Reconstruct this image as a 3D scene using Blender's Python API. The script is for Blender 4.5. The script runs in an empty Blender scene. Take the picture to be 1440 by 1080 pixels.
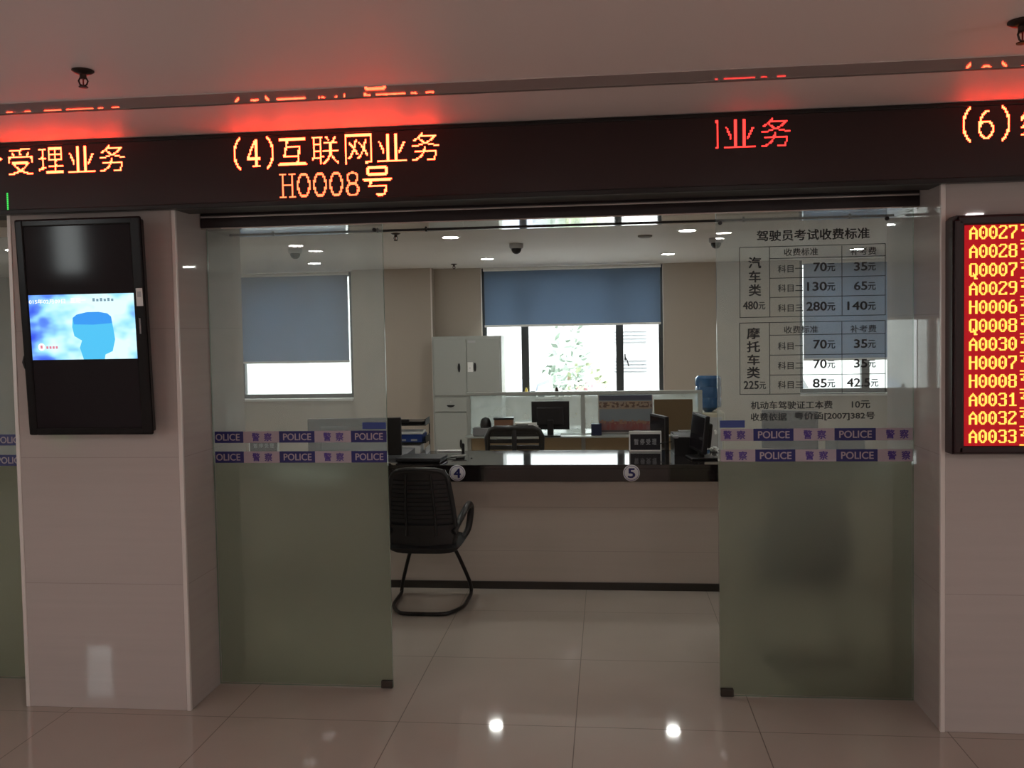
import bpy, bmesh, math, random
from mathutils import Vector, Matrix
S = bpy.context.scene
COL = S.collection
R = math.radians
random.seed(4)

# ------------------------------------------------------------------ camera
FOCAL, PPX, PPY = 1240.2, 725.1, 514.7            # pixels, in the 1440 x 1080 frame
YAW, PITCH, ROLL = .1039, .0398, -.0178
EYE = Vector((.16, -3.903, 1.76))
_f = Vector((-math.sin(YAW), math.cos(YAW), 0)); _r = Vector((math.cos(YAW), math.sin(YAW), 0)); _u = Vector((0, 0, 1))
FWD = math.cos(PITCH)*_f - math.sin(PITCH)*_u
UP0 = math.sin(PITCH)*_f + math.cos(PITCH)*_u
RGT = math.cos(ROLL)*_r + math.sin(ROLL)*UP0
UPV = -math.sin(ROLL)*_r + math.cos(ROLL)*UP0
cam = bpy.data.cameras.new('camera'); co = bpy.data.objects.new('camera', cam); COL.objects.link(co)
M3 = Matrix((RGT, UPV, -FWD)).transposed()
co.matrix_world = Matrix.Translation(EYE) @ M3.to_4x4()
cam.sensor_fit = 'HORIZONTAL'; cam.sensor_width = 36; cam.lens = FOCAL/1440*36
cam.shift_x = -(PPX-720)/1440; cam.shift_y = (PPY-540)/1440
cam.clip_start = .02; cam.clip_end = 200
S.camera = co

def at(u, v, y):
    """world (x, z) of the photo point (u, v) on the vertical plane y"""
    d = FWD + (u-PPX)/FOCAL*RGT - (v-PPY)/FOCAL*UPV
    p = EYE + d*((y-EYE.y)/d.y)
    return p.x, p.z

# ------------------------------------------------------------------ exposure, world
vs = S.view_settings
S.display_settings.display_device = 'sRGB'
vs.view_transform = 'Standard'; vs.look = 'None'; vs.gamma = 1; vs.use_curve_mapping = False
vs.exposure = 0.0
SKY = 14.0
OFFICE_LAMP = 120.0
HALL_LAMP = 225.0
LED_GAIN = 1.0
w = bpy.data.worlds.new('overcast_sky'); S.world = w; w.use_nodes = True
bg = w.node_tree.nodes['Background']; bg.inputs[0].default_value = (.95, 1, 1.0, 1); bg.inputs[1].default_value = SKY
S.cycles.max_bounces = 12; S.cycles.diffuse_bounces = 5; S.cycles.glossy_bounces = 6
S.cycles.transmission_bounces = 10; S.cycles.transparent_max_bounces = 24
S.cycles.use_denoising = True
S.cycles.sample_clamp_indirect = 6
S.cycles.caustics_reflective = False

def portal(name, loc, rot, sx, sy):
    L = bpy.data.lights.new(name, 'AREA'); L.shape = 'RECTANGLE'; L.size = sx; L.size_y = sy
    L.cycles.is_portal = True
    o = bpy.data.objects.new(name, L); COL.objects.link(o); o.location = loc; o.rotation_euler = rot
    return o
# daylight openings: three office windows (face -y into the room), the hall window behind the camera (face +y), openings added in the hall ends
portal('daylight', (-3.75, 7.09, 1.2), (R(-90), 0, 0), 1.45, .7)
portal('daylight', (-.27, 7.09, 1.6), (R(-90), 0, 0), 2.2, 1.3)
portal('daylight', (3.11, 7.09, 1.2), (R(-90), 0, 0), 1.35, .7)
portal('daylight', (-5.97, -6.02, 2.24), (R(90), 0, 0), .46, .7)
portal('daylight', (-7.45, -4.2, 1.5), (0, R(-90), 0), 1.0, 1.0)
portal('daylight', (6.15, -4.2, 1.5), (0, R(90), 0), 1.0, 1.0)

# ------------------------------------------------------------------ materials
MATS = {}
def mat(name, col, rough=.5, metal=0., spec=.5, coat=0., emit=None, estr=1., **kw):
    if name in MATS: return MATS[name]
    m = bpy.data.materials.new(name); m.use_nodes = True
    b = m.node_tree.nodes['Principled BSDF']
    b.inputs['Base Color'].default_value = (*col, 1)
    b.inputs['Roughness'].default_value = rough
    b.inputs['Metallic'].default_value = metal
    b.inputs['Specular IOR Level'].default_value = spec
    if coat: b.inputs['Coat Weight'].default_value = coat; b.inputs['Coat Roughness'].default_value = .04
    if emit:
        b.inputs['Emission Color'].default_value = (*emit, 1); b.inputs['Emission Strength'].default_value = estr
    MATS[name] = m
    return m
def nodes(m): return m.node_tree.nodes, m.node_tree.links, m.node_tree.nodes['Principled BSDF']
def mathn(nt, op, a, b=None, c=None):
    n = nt.nodes.new('ShaderNodeMath'); n.operation = op
    for i, x in enumerate((a, b, c)):
        if x is None: continue
        if isinstance(x, (int, float)): n.inputs[i].default_value = x
        else: nt.links.new(x, n.inputs[i])
    return n.outputs[0]
def mixcol(nt, fac, a, b):
    n = nt.nodes.new('ShaderNodeMix'); n.data_type = 'RGBA'
    if isinstance(fac, (int, float)): n.inputs[0].default_value = fac
    else: nt.links.new(fac, n.inputs[0])
    for i, x in ((6, a), (7, b)):
        if isinstance(x, tuple): n.inputs[i].default_value = (*x, 1)
        else: nt.links.new(x, n.inputs[i])
    return n.outputs[2]
def position(nt):
    g = nt.nodes.new('ShaderNodeNewGeometry'); s = nt.nodes.new('ShaderNodeSeparateXYZ')
    nt.links.new(g.outputs['Position'], s.inputs[0]); return g.outputs['Position'], s.outputs
def noise(nt, vec, scale, detail=3, mscale=(1, 1, 1)):
    mp = nt.nodes.new('ShaderNodeMapping'); mp.inputs['Scale'].default_value = mscale
    nt.links.new(vec, mp.inputs[0])
    n = nt.nodes.new('ShaderNodeTexNoise'); n.inputs['Scale'].default_value = scale; n.inputs['Detail'].default_value = detail
    nt.links.new(mp.outputs[0], n.inputs['Vector']); return n.outputs['Fac']
def objcoord(nt):
    return nt.nodes.new('ShaderNodeTexCoord').outputs['Object']
def grout(nt, coord, origin, pitch, half):
    """1 on a joint line, 0 elsewhere"""
    a = mathn(nt, 'DIVIDE', mathn(nt, 'SUBTRACT', coord, origin), pitch)
    fr = mathn(nt, 'ABSOLUTE', mathn(nt, 'SUBTRACT', mathn(nt, 'FRACT', mathn(nt, 'ADD', a, .5)), .5))
    return mathn(nt, 'LESS_THAN', fr, half/pitch)

# polished floor tiles, 0.8 m
m = mat('polished_floor_tile', (.4, .33, .27), .07, spec=.5)
nt = m.node_tree; pos, xyz = position(nt)
g = mathn(nt, 'MAXIMUM', grout(nt, xyz[0], -2.403, .8, .0022), grout(nt, xyz[1], -.053, .8, .0022))
n1 = noise(nt, pos, 2.2, 4)
c0 = mixcol(nt, n1, (.42, .36, .315), (.49, .425, .375))
nt.links.new(mixcol(nt, g, c0, (.13, .10, .08)), nt.nodes['Principled BSDF'].inputs['Base Color'])
nt.links.new(mathn(nt, 'MULTIPLY_ADD', g, .4, .045), nt.nodes['Principled BSDF'].inputs['Roughness'])
FLOOR = m

def tile_material(name, a, b, zpitch, z0, rough=.08):
    m = mat(name, a, rough, spec=.36); nt = m.node_tree; pos, xyz = position(nt)
    n1 = noise(nt, pos, 3.0, 5, (.35, .35, 9))
    n2 = noise(nt, pos, 1.2, 2)
    c = mixcol(nt, mathn(nt, 'MULTIPLY_ADD', n1, .8, mathn(nt, 'MULTIPLY', n2, .2)), a, b)
    g = grout(nt, xyz[2], z0, zpitch, .0012)
    nt.links.new(mixcol(nt, mathn(nt, 'MULTIPLY', g, .45), c, (.2, .17, .15)), nt.nodes['Principled BSDF'].inputs['Base Color'])
    return m
PILLAR = tile_material('cream_wall_tile', (.43, .375, .35), (.505, .45, .42), .60, .0, .03)
PANEL = tile_material('counter_front_tile', (.49, .435, .385), (.57, .51, .455), .30, -.04)
WALL = mat('beige_paint', (.43, .37, .31), .35, spec=.4)
HALLWALL = mat('cream_paint', (.55, .48, .43), .6)
CEIL = mat('white_ceiling_paint', (.78, .69, .67), .55)
CEILO = mat('white_ceiling_board', (.74, .70, .66), .6)
STRIPM = mat('ceiling_gloss_strip', (.54, .46, .45), .03, spec=.9, coat=1.)
TRIM = mat('pale_metal_trim', (.72, .66, .62), .3, metal=.15)
GRANITE = mat('black_granite', (.012, .009, .009), .06, spec=.7)
nt = GRANITE.node_tree; nn = noise(nt, objcoord(nt), 180, 2)
nt.links.new(mixcol(nt, nn, (.006, .004, .004), (.022, .018, .018)), nt.nodes['Principled BSDF'].inputs['Base Color'])
PLINTH = mat('dark_stone_plinth', (.03, .026, .022), .25)
BLACK = mat('black_plastic', (.012, .011, .012), .35)
BLACKM = mat('black_metal', (.014, .012, .012), .3, metal=.3)
FABRIC = mat('black_mesh_fabric', (.012, .011, .012), .85)
DKGREY = mat('dark_grey_plastic', (.05, .05, .055), .45)
GREY = mat('grey_plastic', (.23, .23, .24), .45)
LGREY = mat('light_grey_plastic', (.45, .45, .46), .45)
WHITE = mat('white_plastic', (.86, .85, .83), .4)
PAPER = mat('white_paper', (.8, .79, .77), .8)
STEEL = mat('grey_enamelled_steel', (.40, .41, .385), .35)
STEELD = mat('cabinet_door_steel', (.38, .39, .365), .35)
ALU = mat('brushed_aluminium', (.62, .61, .60), .28, metal=.85)
MIRRORM = mat('dark_gloss_metal', (.035, .022, .022), .05, spec=.9, coat=1.)
POLISH = mat('polished_metal', (.55, .52, .5), .06, metal=.9)
WINFRAME = mat('dark_window_frame', (.035, .038, .040), .4)
SILL = mat('white_stone_sill', (.7, .69, .66), .3)
TAN = mat('tan_board', (.47, .36, .22), .6)
CARD = mat('brown_cardboard', (.13, .085, .042), .85)
NAVY = mat('navy_film', (.010, .012, .125), .35)
PALE = mat('pale_pink_film', (.38, .32, .365), .4)
VIOLET = mat('violet_ink', (.05, .02, .22), .4)
NOTICE = mat('black_film_lettering', (.008, .008, .009), .5)
BLUEPL = mat('blue_plastic', (.03, .06, .24), .35)
WBLUE = mat('blue_water_bottle', (.03, .09, .20), .12)
CREAM = mat('cream_plastic', (.52, .47, .36), .4)
YELLOW = mat('yellow_plastic', (.65, .5, .06), .4)
CABLE = mat('black_rubber_cable', (.01, .01, .01), .6)
STAINL = mat('dark_brass', (.06, .04, .035), .3, metal=.8)
BROWNB = mat('brown_box_card', (.20, .10, .06), .7)
TEAL = mat('dark_teal_folder', (.02, .035, .05), .5)

# LED light: seen hot it clips to amber, but what it casts is red
def led(name, col, k): return mat(name, (.02, .005, .005), .6, emit=col, estr=k*LED_GAIN)
LED_AMBER = led('amber_red_led', (1, .036, .012), 28)
LED_ORANGE = led('orange_led', (1, .08, .028), 7)
LED_RED = led('red_led', (1, .03, .025), 3.2)
LED_GREEN = led('green_led', (.05, .75, .1), 1.2)
LED_YELLOW = led('yellow_led', (1, .42, .06), 2.2)
LED_BLOOM = led('red_bloom_panel', (1, .0, .012), .42)  # board face emits dim red in place of the bloom around the digits
TICKER = mat('ticker_face', (.030, .015, .015), .32, spec=.35)
HOUSING = mat('ticker_housing', (.012, .006, .007), .4)
BOARD = mat('board_housing', (.020, .005, .007), .35)
LAMP_O = mat('office_lamp_diffuser', (.9, .9, .9), .5, emit=(.97, 1, .93), estr=OFFICE_LAMP)
LAMP_H = mat('hall_lamp_diffuser', (.9, .9, .9), .5, emit=(1, .91, .90), estr=HALL_LAMP)

# clear architectural glass: see-through with a Fresnel reflection that works from both faces, and a little dust
def clear_glass(name, tint, dust, smear=0., dustcol=(.75, .85, .86), zmin=None):
    m = bpy.data.materials.new(name); m.use_nodes = True; nt = m.node_tree; nt.nodes.clear()
    out = nt.nodes.new('ShaderNodeOutputMaterial')
    tr = nt.nodes.new('ShaderNodeBsdfTransparent'); tr.inputs[0].default_value = (*tint, 1)
    gl = nt.nodes.new('ShaderNodeBsdfGlossy'); gl.inputs['Roughness'].default_value = 0.0
    lw = nt.nodes.new('ShaderNodeLayerWeight'); lw.inputs[0].default_value = .5
    f5 = mathn(nt, 'POWER', lw.outputs['Facing'], 5.0)
    fr = mathn(nt, 'MULTIPLY_ADD', f5, .95, .04)
    mx = nt.nodes.new('ShaderNodeMixShader'); nt.links.new(fr, mx.inputs[0]); nt.links.new(tr.outputs[0], mx.inputs[1]); nt.links.new(gl.outputs[0], mx.inputs[2])
    if dust > 0:
        tl = nt.nodes.new('ShaderNodeBsdfTranslucent'); tl.inputs[0].default_value = (*dustcol, 1)
        df = nt.nodes.new('ShaderNodeBsdfDiffuse'); df.inputs[0].default_value = (*dustcol, 1)
        dm = nt.nodes.new('ShaderNodeMixShader'); dm.inputs[0].default_value = .45
        nt.links.new(tl.outputs[0], dm.inputs[1]); nt.links.new(df.outputs[0], dm.inputs[2])
        m2 = nt.nodes.new('ShaderNodeMixShader')
        nz = noise(nt, objcoord(nt), 3.2, 5, (1, 1, .7))
        k = mathn(nt, 'MULTIPLY_ADD', mathn(nt, 'POWER', nz, 2.5), smear, dust)
        if zmin is not None:      # the wiped, dusty part of the door is the clear part above the film
            k = mathn(nt, 'MULTIPLY', k, mathn(nt, 'GREATER_THAN', position(nt)[1][2], zmin))
        nt.links.new(k, m2.inputs[0]); nt.links.new(mx.outputs[0], m2.inputs[1]); nt.links.new(dm.outputs[0], m2.inputs[2])
        mx = m2
    nt.links.new(mx.outputs[0], out.inputs[0]); MATS[name] = m
    return m
GLASS = clear_glass('clear_door_glass', (.95, .97, .955), .125, .34, zmin=1.13)
WGLASS = clear_glass('window_glass', (.97, .985, .98), 0)
PGLASS = clear_glass('partition_glass', (.93, .96, .95), .22, .25, (.86, .92, .90))
EDGE = mat('green_glass_edge', (.20, .26, .20), .1, spec=.6)

def frosted(name, col, rough):
    m = bpy.data.materials.new(name); m.use_nodes = True; nt = m.node_tree; nt.nodes.clear()
    out = nt.nodes.new('ShaderNodeOutputMaterial')
    rf = nt.nodes.new('ShaderNodeBsdfRefraction'); rf.inputs['Color'].default_value = (*col, 1)
    rf.inputs['Roughness'].default_value = rough; rf.inputs['IOR'].default_value = 1.3
    tl = nt.nodes.new('ShaderNodeBsdfTranslucent'); tl.inputs[0].default_value = (*col, 1)
    df = nt.nodes.new('ShaderNodeBsdfDiffuse'); df.inputs[0].default_value = (.27, .275, .235, 1)
    a = nt.nodes.new('ShaderNodeMixShader'); a.inputs[0].default_value = .20
    nt.links.new(rf.outputs[0], a.inputs[1]); nt.links.new(tl.outputs[0], a.inputs[2])
    b = nt.nodes.new('ShaderNodeMixShader'); b.inputs[0].default_value = .04
    nt.links.new(a.outputs[0], b.inputs[1]); nt.links.new(df.outputs[0], b.inputs[2])
    nt.links.new(b.outputs[0], out.inputs[0]); MATS[name] = m
    return m
FROST = frosted('frosted_film', (.76, .775, .70), .40)

def blind_mat():
    m = bpy.data.materials.new('blue_blind_fabric'); m.use_nodes = True; nt = m.node_tree; nt.nodes.clear()
    out = nt.nodes.new('ShaderNodeOutputMaterial')
    d = nt.nodes.new('ShaderNodeBsdfDiffuse'); d.inputs[0].default_value = (.19, .24, .31, 1)
    t = nt.nodes.new('ShaderNodeBsdfTranslucent'); t.inputs[0].default_value = (.25, .31, .39, 1)
    x = nt.nodes.new('ShaderNodeMixShader'); x.inputs[0].default_value = .42
    nt.links.new(d.outputs[0], x.inputs[1]); nt.links.new(t.outputs[0], x.inputs[2]); nt.links.new(x.outputs[0], out.inputs[0])
    MATS['blue_blind_fabric'] = m
    return m
BLIND = blind_mat()

# ------------------------------------------------------------------ mesh helpers
class MB:
    def __init__(s): s.v, s.f, s.mi, s.mats = [], [], [], []
    def _m(s, m):
        if m is None: return 0
        if m not in s.mats: s.mats.append(m)
        return s.mats.index(m)
    def add(s, vs, fs, m=None):
        o = len(s.v); s.v += [tuple(p) for p in vs]; k = s._m(m)
        for f in fs: s.f.append(tuple(o+i for i in f)); s.mi.append(k)
        return s
    def box(s, x0, x1, y0, y1, z0, z1, m=None, bev=0., seg=2, mx=None):
        bm = bmesh.new(); bmesh.ops.create_cube(bm, size=1)
        for v in bm.verts: v.co = Vector(((x0+x1)/2+v.co.x*(x1-x0), (y0+y1)/2+v.co.y*(y1-y0), (z0+z1)/2+v.co.z*(z1-z0)))
        if bev > 0: bmesh.ops.bevel(bm, geom=bm.edges[:], offset=bev, segments=seg, profile=.5, affect='EDGES')
        return s.bm(bm, m, mx)
    def bm(s, bm, m=None, mx=None):
        bm.verts.index_update()
        vs = [(mx @ v.co if mx else v.co.copy()) for v in bm.verts]
        fs = [[v.index for v in f.verts] for f in bm.faces]
        bm.free(); return s.add(vs, fs, m)
    def prism(s, poly, axis, a, b, m=None, mx=None):
        """polygon extruded along an axis; poly holds the two remaining coordinates in x<y<z order"""
        def P(p, t):
            if axis == 'x': q = Vector((t, p[0], p[1]))
            elif axis == 'y': q = Vector((p[0], t, p[1]))
            else: q = Vector((p[0], p[1], t))
            return mx @ q if mx else q
        n = len(poly); vs = [P(p, a) for p in poly]+[P(p, b) for p in poly]
        fs = [tuple(range(n))[::-1], tuple(range(n, 2*n))]+[(i, (i+1) % n, n+(i+1) % n, n+i) for i in range(n)]
        return s.add(vs, fs, m)
    def tube(s, pts, r, m=None, n=10, cap=True, closed=False):
        pts = [Vector(p) for p in pts]; N = len(pts); rings = []
        rr = r if isinstance(r, (list, tuple)) else [r]*N
        prev = None
        for i, p in enumerate(pts):
            if closed: t = (pts[(i+1) % N]-pts[i-1]).normalized()
            else: t = (pts[min(i+1, N-1)]-pts[max(i-1, 0)]).normalized()
            if prev is None:
                a = t.orthogonal().normalized()
            else:
                a = (prev - t*prev.dot(t)).normalized()
            prev = a; b = t.cross(a)
            rings.append([p+(a*math.cos(2*math.pi*k/n)+b*math.sin(2*math.pi*k/n))*rr[i] for k in range(n)])
        vs = [q for ring in rings for q in ring]; fs = []
        for i in range(N if closed else N-1):
            j = (i+1) % N
            for k in range(n): fs.append((i*n+k, i*n+(k+1) % n, j*n+(k+1) % n, j*n+k))
        if cap and not closed: fs += [tuple(range(n))[::-1], tuple((N-1)*n+k for k in range(n))]
        return s.add(vs, fs, m)
    def lathe(s, prof, c, m=None, n=24, axis='z', mx=None):
        """prof: (radius, height) along the axis from c"""
        vs, fs = [], []
        for r, h in prof:
            for k in range(n):
                a = 2*math.pi*k/n; x, y = r*math.cos(a), r*math.sin(a)
                q = (x, y, h) if axis == 'z' else ((x, h, y) if axis == 'y' else (h, x, y))
                q = Vector(q)+Vector(c); vs.append(mx @ q if mx else q)
        for i in range(len(prof)-1):
            for k in range(n): fs.append((i*n+k, i*n+(k+1) % n, (i+1)*n+(k+1) % n, (i+1)*n+k))
        fs += [tuple(range(n))[::-1], tuple((len(prof)-1)*n+k for k in range(n))]
        return s.add(vs, fs, m)
    def build(s, name, m=None, parent=None, smooth=False):
        me = bpy.data.meshes.new(name); me.from_pydata(s.v, [], s.f)
        ms = s.mats if s.mats else [m]
        for q in ms: me.materials.append(q)
        me.polygons.foreach_set('material_index', s.mi)
        b = bmesh.new(); b.from_mesh(me); bmesh.ops.recalc_face_normals(b, faces=b.faces[:]); b.to_mesh(me); b.free()
        if smooth:
            me.shade_smooth()
            try: me.set_sharp_from_angle(angle=R(38))
            except Exception: pass
        me.update()
        o = bpy.data.objects.new(name, me); COL.objects.link(o)
        if parent is not None: o.parent = parent
        return o
def tag(o, label=None, cat=None, group=None, kind=None):
    if label: o['label'] = label
    if cat: o['category'] = cat
    if group: o['group'] = group
    if kind: o['kind'] = kind
    return o
def empty(name, loc, rot=(0, 0, 0), **kw):
    o = bpy.data.objects.new(name, None); COL.objects.link(o); o.location = loc; o.rotation_euler = rot; o.empty_display_size = .1
    return tag(o, **kw)
def copy_tree(src, parent=None):
    c = src.copy(); COL.objects.link(c)
    if parent is not None: c.parent = parent
    for ch in [x for x in bpy.data.objects if x.parent == src]: copy_tree(ch, c)
    return c
def boxo(name, m, parent, *b, bev=0., **kw): return MB().box(*b, bev=bev, **kw).build(name, m, parent)
_txt = {}
def glyph_mesh(s, bold=0.):
    k = (s, bold)
    if k not in _txt:
        c = bpy.data.curves.new('t', 'FONT'); c.body = s; c.offset = bold; c.size = 1; c.resolution_u = 4
        o = bpy.data.objects.new('t', c); COL.objects.link(o)
        dg = bpy.context.evaluated_depsgraph_get()
        me = bpy.data.meshes.new_from_object(o.evaluated_get(dg))
        vs = [(v.co.x, v.co.y) for v in me.vertices]; fs = [tuple(p.vertices) for p in me.polygons]
        bpy.data.objects.remove(o); bpy.data.curves.remove(c); bpy.data.meshes.remove(me)
        _txt[k] = (vs, fs)
    return _txt[k]
def text_into(mb, s, x0, x1, z0, z1, y, m, bold=0.):
    """lettering fitted into the rectangle x0..x1, z0..z1 on the plane y (facing -y)"""
    vs, fs = glyph_mesh(s)
    ax = min(v[0] for v in vs); bx = max(v[0] for v in vs); az = min(v[1] for v in vs); bz = max(v[1] for v in vs)
    kx, kz = (x1-x0)/(bx-ax), (z1-z0)/max(bz-az, 1e-6)
    d = bold*(z1-z0)            # a heavier cut: the same outline laid down again, shifted by a hair
    for q, (sx, sz) in enumerate([(0, 0)] if bold <= 0 else [(-1, 0), (1, 0), (0, .7), (0, -.7)]):
        mb.add([(x0+(v[0]-ax)*kx+sx*d, y-q*2e-5, z0+(v[1]-az)*kz+sz*d) for v in vs], fs, m)
def cells_into(mb, rows, x0, ztop, px, pz, y, m, fill=.94):
    for j, r in enumerate(rows):
        for i, ch in enumerate(r):
            if ch == '1':
                a, b = x0+i*px, ztop-j*pz
                mb.add([(a, y, b-pz*fill), (a+px*fill, y, b-pz*fill), (a+px*fill, y, b), (a, y, b)], [(0, 1, 2, 3)], m)
# ------------------------------------------------------------------ the setting
def struct(o, label, cat): return tag(o, label, cat, kind='structure')
XL, XR = -7.3, 6.0
struct(boxo('floor', FLOOR, None, XL, XR, -5.9, 7.2, -.1, 0), 'glossy beige tiled floor running from the hall into the office', 'floor')
cl = MB(); cl.box(XL, XR, -.57, .02, 2.668, 2.8); cl.box(XL, XR, -5.9, -.57, 2.6665, 2.8)
struct(cl.build('ceiling', CEIL), 'white hall ceiling glowing red above the message board', 'ceiling')
struct(boxo('ceiling_office', CEILO, None, XL, XR, .70, 7.2, 2.54, 2.8), 'white office ceiling with round downlights behind the glass doors', 'ceiling')
s = MB(); s.box(XL, XR, -.704, -.560, 2.6637, 2.6678, STRIPM); s.box(XL, XR, -.565, -.556, 2.660, 2.668, mat('strip_edge', (.16, .12, .11), .4))
struct(s.build('trim_1'), 'glossy strip along the hall ceiling mirroring the red message board', 'trim')
lin = MB(); lin.box(XL, XR, .0, .72, 2.40, 2.8, PILLAR); lin.box(XL, XR, -.02, .70, 2.385, 2.40, MIRRORM)
struct(lin.build('wall_lintel'), 'tiled beam over the sliding doors, hidden behind the message board', 'wall')
def pillar(name, x0, x1, label):
    p = struct(boxo(name, PILLAR, None, x0, x1, 0, .72, 0, 2.40, bev=.002, seg=1), label, 'pillar')
    for a, b in ((x0-.001, x0+.019), (x1-.019, x1+.001)):
        boxo('corner_trim', TRIM, p, a, b, -.004, .012, 0, 2.40, bev=.002, seg=1)
    return p
pillar('wall_pillar_left', -2.637, -1.811, 'cream tiled pillar carrying the upright television')
pillar('wall_pillar_right', 1.565, 2.391, 'cream tiled pillar carrying the red number board')
def end_wall(name, x0, x1, label):  # opening added in each end wall to let daylight brighten the hall
    mb = MB(); ya, yb, za, zb = -4.7, -3.7, 1.0, 2.0
    mb.box(x0, x1, -5.9, ya, 0, 2.8); mb.box(x0, x1, yb, 7.2, 0, 2.8); mb.box(x0, x1, ya, yb, 0, za); mb.box(x0, x1, ya, yb, zb, 2.8)
    return struct(mb.build(name, WALL), label, 'wall')
end_wall('wall_left', XL-.2, XL, 'plain wall closing the left end, with an opening added for daylight')
end_wall('wall_right', XR, XR+.2, 'plain wall closing the right end, with an opening added for daylight')

def wall_with_openings(name, y0, y1, x0, x1, zt, holes, m, label):
    mb = MB(); xs = x0
    for a, b, c, d in holes:
        mb.box(xs, a, y0, y1, 0, zt, m); mb.box(a, b, y0, y1, 0, c, m)
        if d < zt: mb.box(a, b, y0, y1, d, zt, m)
        xs = b
    mb.box(xs, x1, y0, y1, 0, zt, m)
    return struct(mb.build(name), label, 'wall')
WY = 6.86
WIN = [(-4.50, -3.007, .957, 2.535), (-1.373, .835, .957, 2.535), (2.435, 3.795, .957, 2.535)]
wall_with_openings('wall_back', WY, WY+.22, XL, XR, 2.8, WIN, WALL, 'beige office wall pierced by three windows with blue blinds')
wall_with_openings('wall_front', -6.1, -5.9, XL, XR, 2.8, [(-6.20, -5.74, 1.88, 2.61)], HALLWALL, 'hall wall behind the viewer with one small high window')
c = struct(boxo('wall_column_office', WALL, None, -2.94, -1.953, 6.68, WY, 0, 2.54), 'shallow beige column beside the steel cabinet', 'wall')
boxo('corner_trim', TRIM, c, -1.967, -1.950, 6.674, 6.69, 0, 2.54)

def window(name, x0, x1, z0, z1, mull, y, label, hy=1):
    t = struct(empty(name, ((x0+x1)/2, y, z0)), label, 'window')
    cx = (x0+x1)/2
    f = MB(); e = .05
    for a, b in [(x0, x0+e), (x1-e, x1)]+[(q-.045, q+.045) for q in mull]: f.box(a-cx, b-cx, 0, .07, 0, z1-z0)
    f.box(x0-cx, x1-cx, 0, .07, 0, e); f.box(x0-cx, x1-cx, 0, .07, z1-z0-e, z1-z0)
    f.build('window_frame', WINFRAME, t)
    edges = [x0]+list(mull)+[x1]
    for a, b in zip(edges, edges[1:]):
        boxo('pane', WGLASS, t, a-cx+.02, b-cx-.02, .03, .036, .02, z1-z0-.02)
    return t, cx
t, cx = window('window_1', *WIN[1][:2], *WIN[1][2:], [-.849, .311], 6.94, 'three-pane office window in the middle, its lower half uncovered')
hd = MB(); hd.box(.366-cx, .383-cx, -.035, 0, .42, .50, bev=.004); hd.tube([(.375-cx, -.03, .46), (.40-cx, -.045, .42), (.417-cx, -.045, .35)], .008)
hd.build('window_handle', BLACK, t)
boxo('window_sill', SILL, t, -1.1, 1.1, -.13, 0, -.03, .0, bev=.004)
t, cx = window('window_2', *WIN[0][:2], *WIN[0][2:], [], 6.94, 'office window seen through the left glass door, blind drawn low')
boxo('window_sill', SILL, t, -.745, .745, -.13, 0, -.03, .0)
t, cx = window('window_3', *WIN[2][:2], *WIN[2][2:], [3.21], 6.94, 'office window seen through the fee notice on the right glass door')
boxo('window_sill', SILL, t, -.68, .68, -.13, 0, -.03, .0)
window('window_4', -6.20, -5.74, 1.88, 2.61, [], -6.02, 'small high hall window mirrored at the foot of the left pillar')

def blind(x0, x1, zb, label):
    t = empty('roller_blind', ((x0+x1)/2, 6.82, zb), label=label, cat='blind', group='blue roller blinds on the office windows'); h = (x1-x0)/2
    boxo('fabric', BLIND, t, -h, h, -.001, .001, .012, 2.535-zb)
    boxo('hem_bar', WHITE, t, -h-.004, h+.004, -.008, .008, -.012, .014, bev=.004)
    MB().lathe([(.022, -h-.01), (.022, h+.01)], (0, .004, 2.512-zb), axis='x').build('roller', WHITE, t, True)
    return t
blind(-1.327, .801, 1.821, 'blue roller blind half lowered over the middle window')
blind(-4.47, -3.042, 1.417, 'blue roller blind drawn low behind the left glass door')
blind(2.47, 3.77, 1.359, 'blue roller blind behind the fee notice on the right glass door')

# ------------------------------------------------------------------ glass doors
YD = .31
TXT_POLICE = 'POLICE'; TXT_JC = ('\u8b66', '\u5bdf')
def police_tape(parent, x0, x1, zc, blocks, ox, name='police_tape'):
    """blocks: (a, b, kind) in world x; kind 'p' navy with POLICE, 'c' pale with two characters; clipped to x0..x1"""
    mb = MB(); y = -.0068; hz = .0285
    for a, b, k in blocks:
        a2, b2 = max(a, x0), min(b, x1)
        if b2 <= a2: continue
        mb.box(a2-ox, b2-ox, y, y+.0008, zc-hz, zc+hz, NAVY if k == 'p' else PALE)
        L = MB(); w_ = b-a
        if k == 'p': text_into(L, TXT_POLICE, a+w_*.12, b-w_*.10, zc-.0165, zc+.0165, y-.0005, PALE, .03)
        else:
            for i, chv in enumerate(TXT_JC):
                q = a+w_*(.245+.34*i); text_into(L, chv, q, q+.038, zc-.020, zc+.020, y-.0005, VIOLET, .03)
        if k == 'p' and a < x0:
            keep_v = L.v; fs = []
            for f, mi in zip(L.f, L.mi):
                if min(keep_v[i][0] for i in f) >= x0+.004: fs.append(f)
            mb.add([(v[0]-ox, v[1], v[2]) for v in L.v], fs, PALE)
        else:
            fs = [f for f in L.f if max(L.v[i][0] for i in f) <= x1-.004 and min(L.v[i][0] for i in f) >= x0+.002]
            mb.add([(v[0]-ox, v[1], v[2]) for v in L.v], fs, PALE if k == 'p' else VIOLET)
    # drop unused vertices so no stray points remain
    used = sorted({i for f in mb.f for i in f}); mp = {o: n for n, o in enumerate(used)}
    mb.v = [mb.v[i] for i in used]; mb.f = [tuple(mp[i] for i in f) for f in mb.f]
    return mb.build(name, None, parent)
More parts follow.
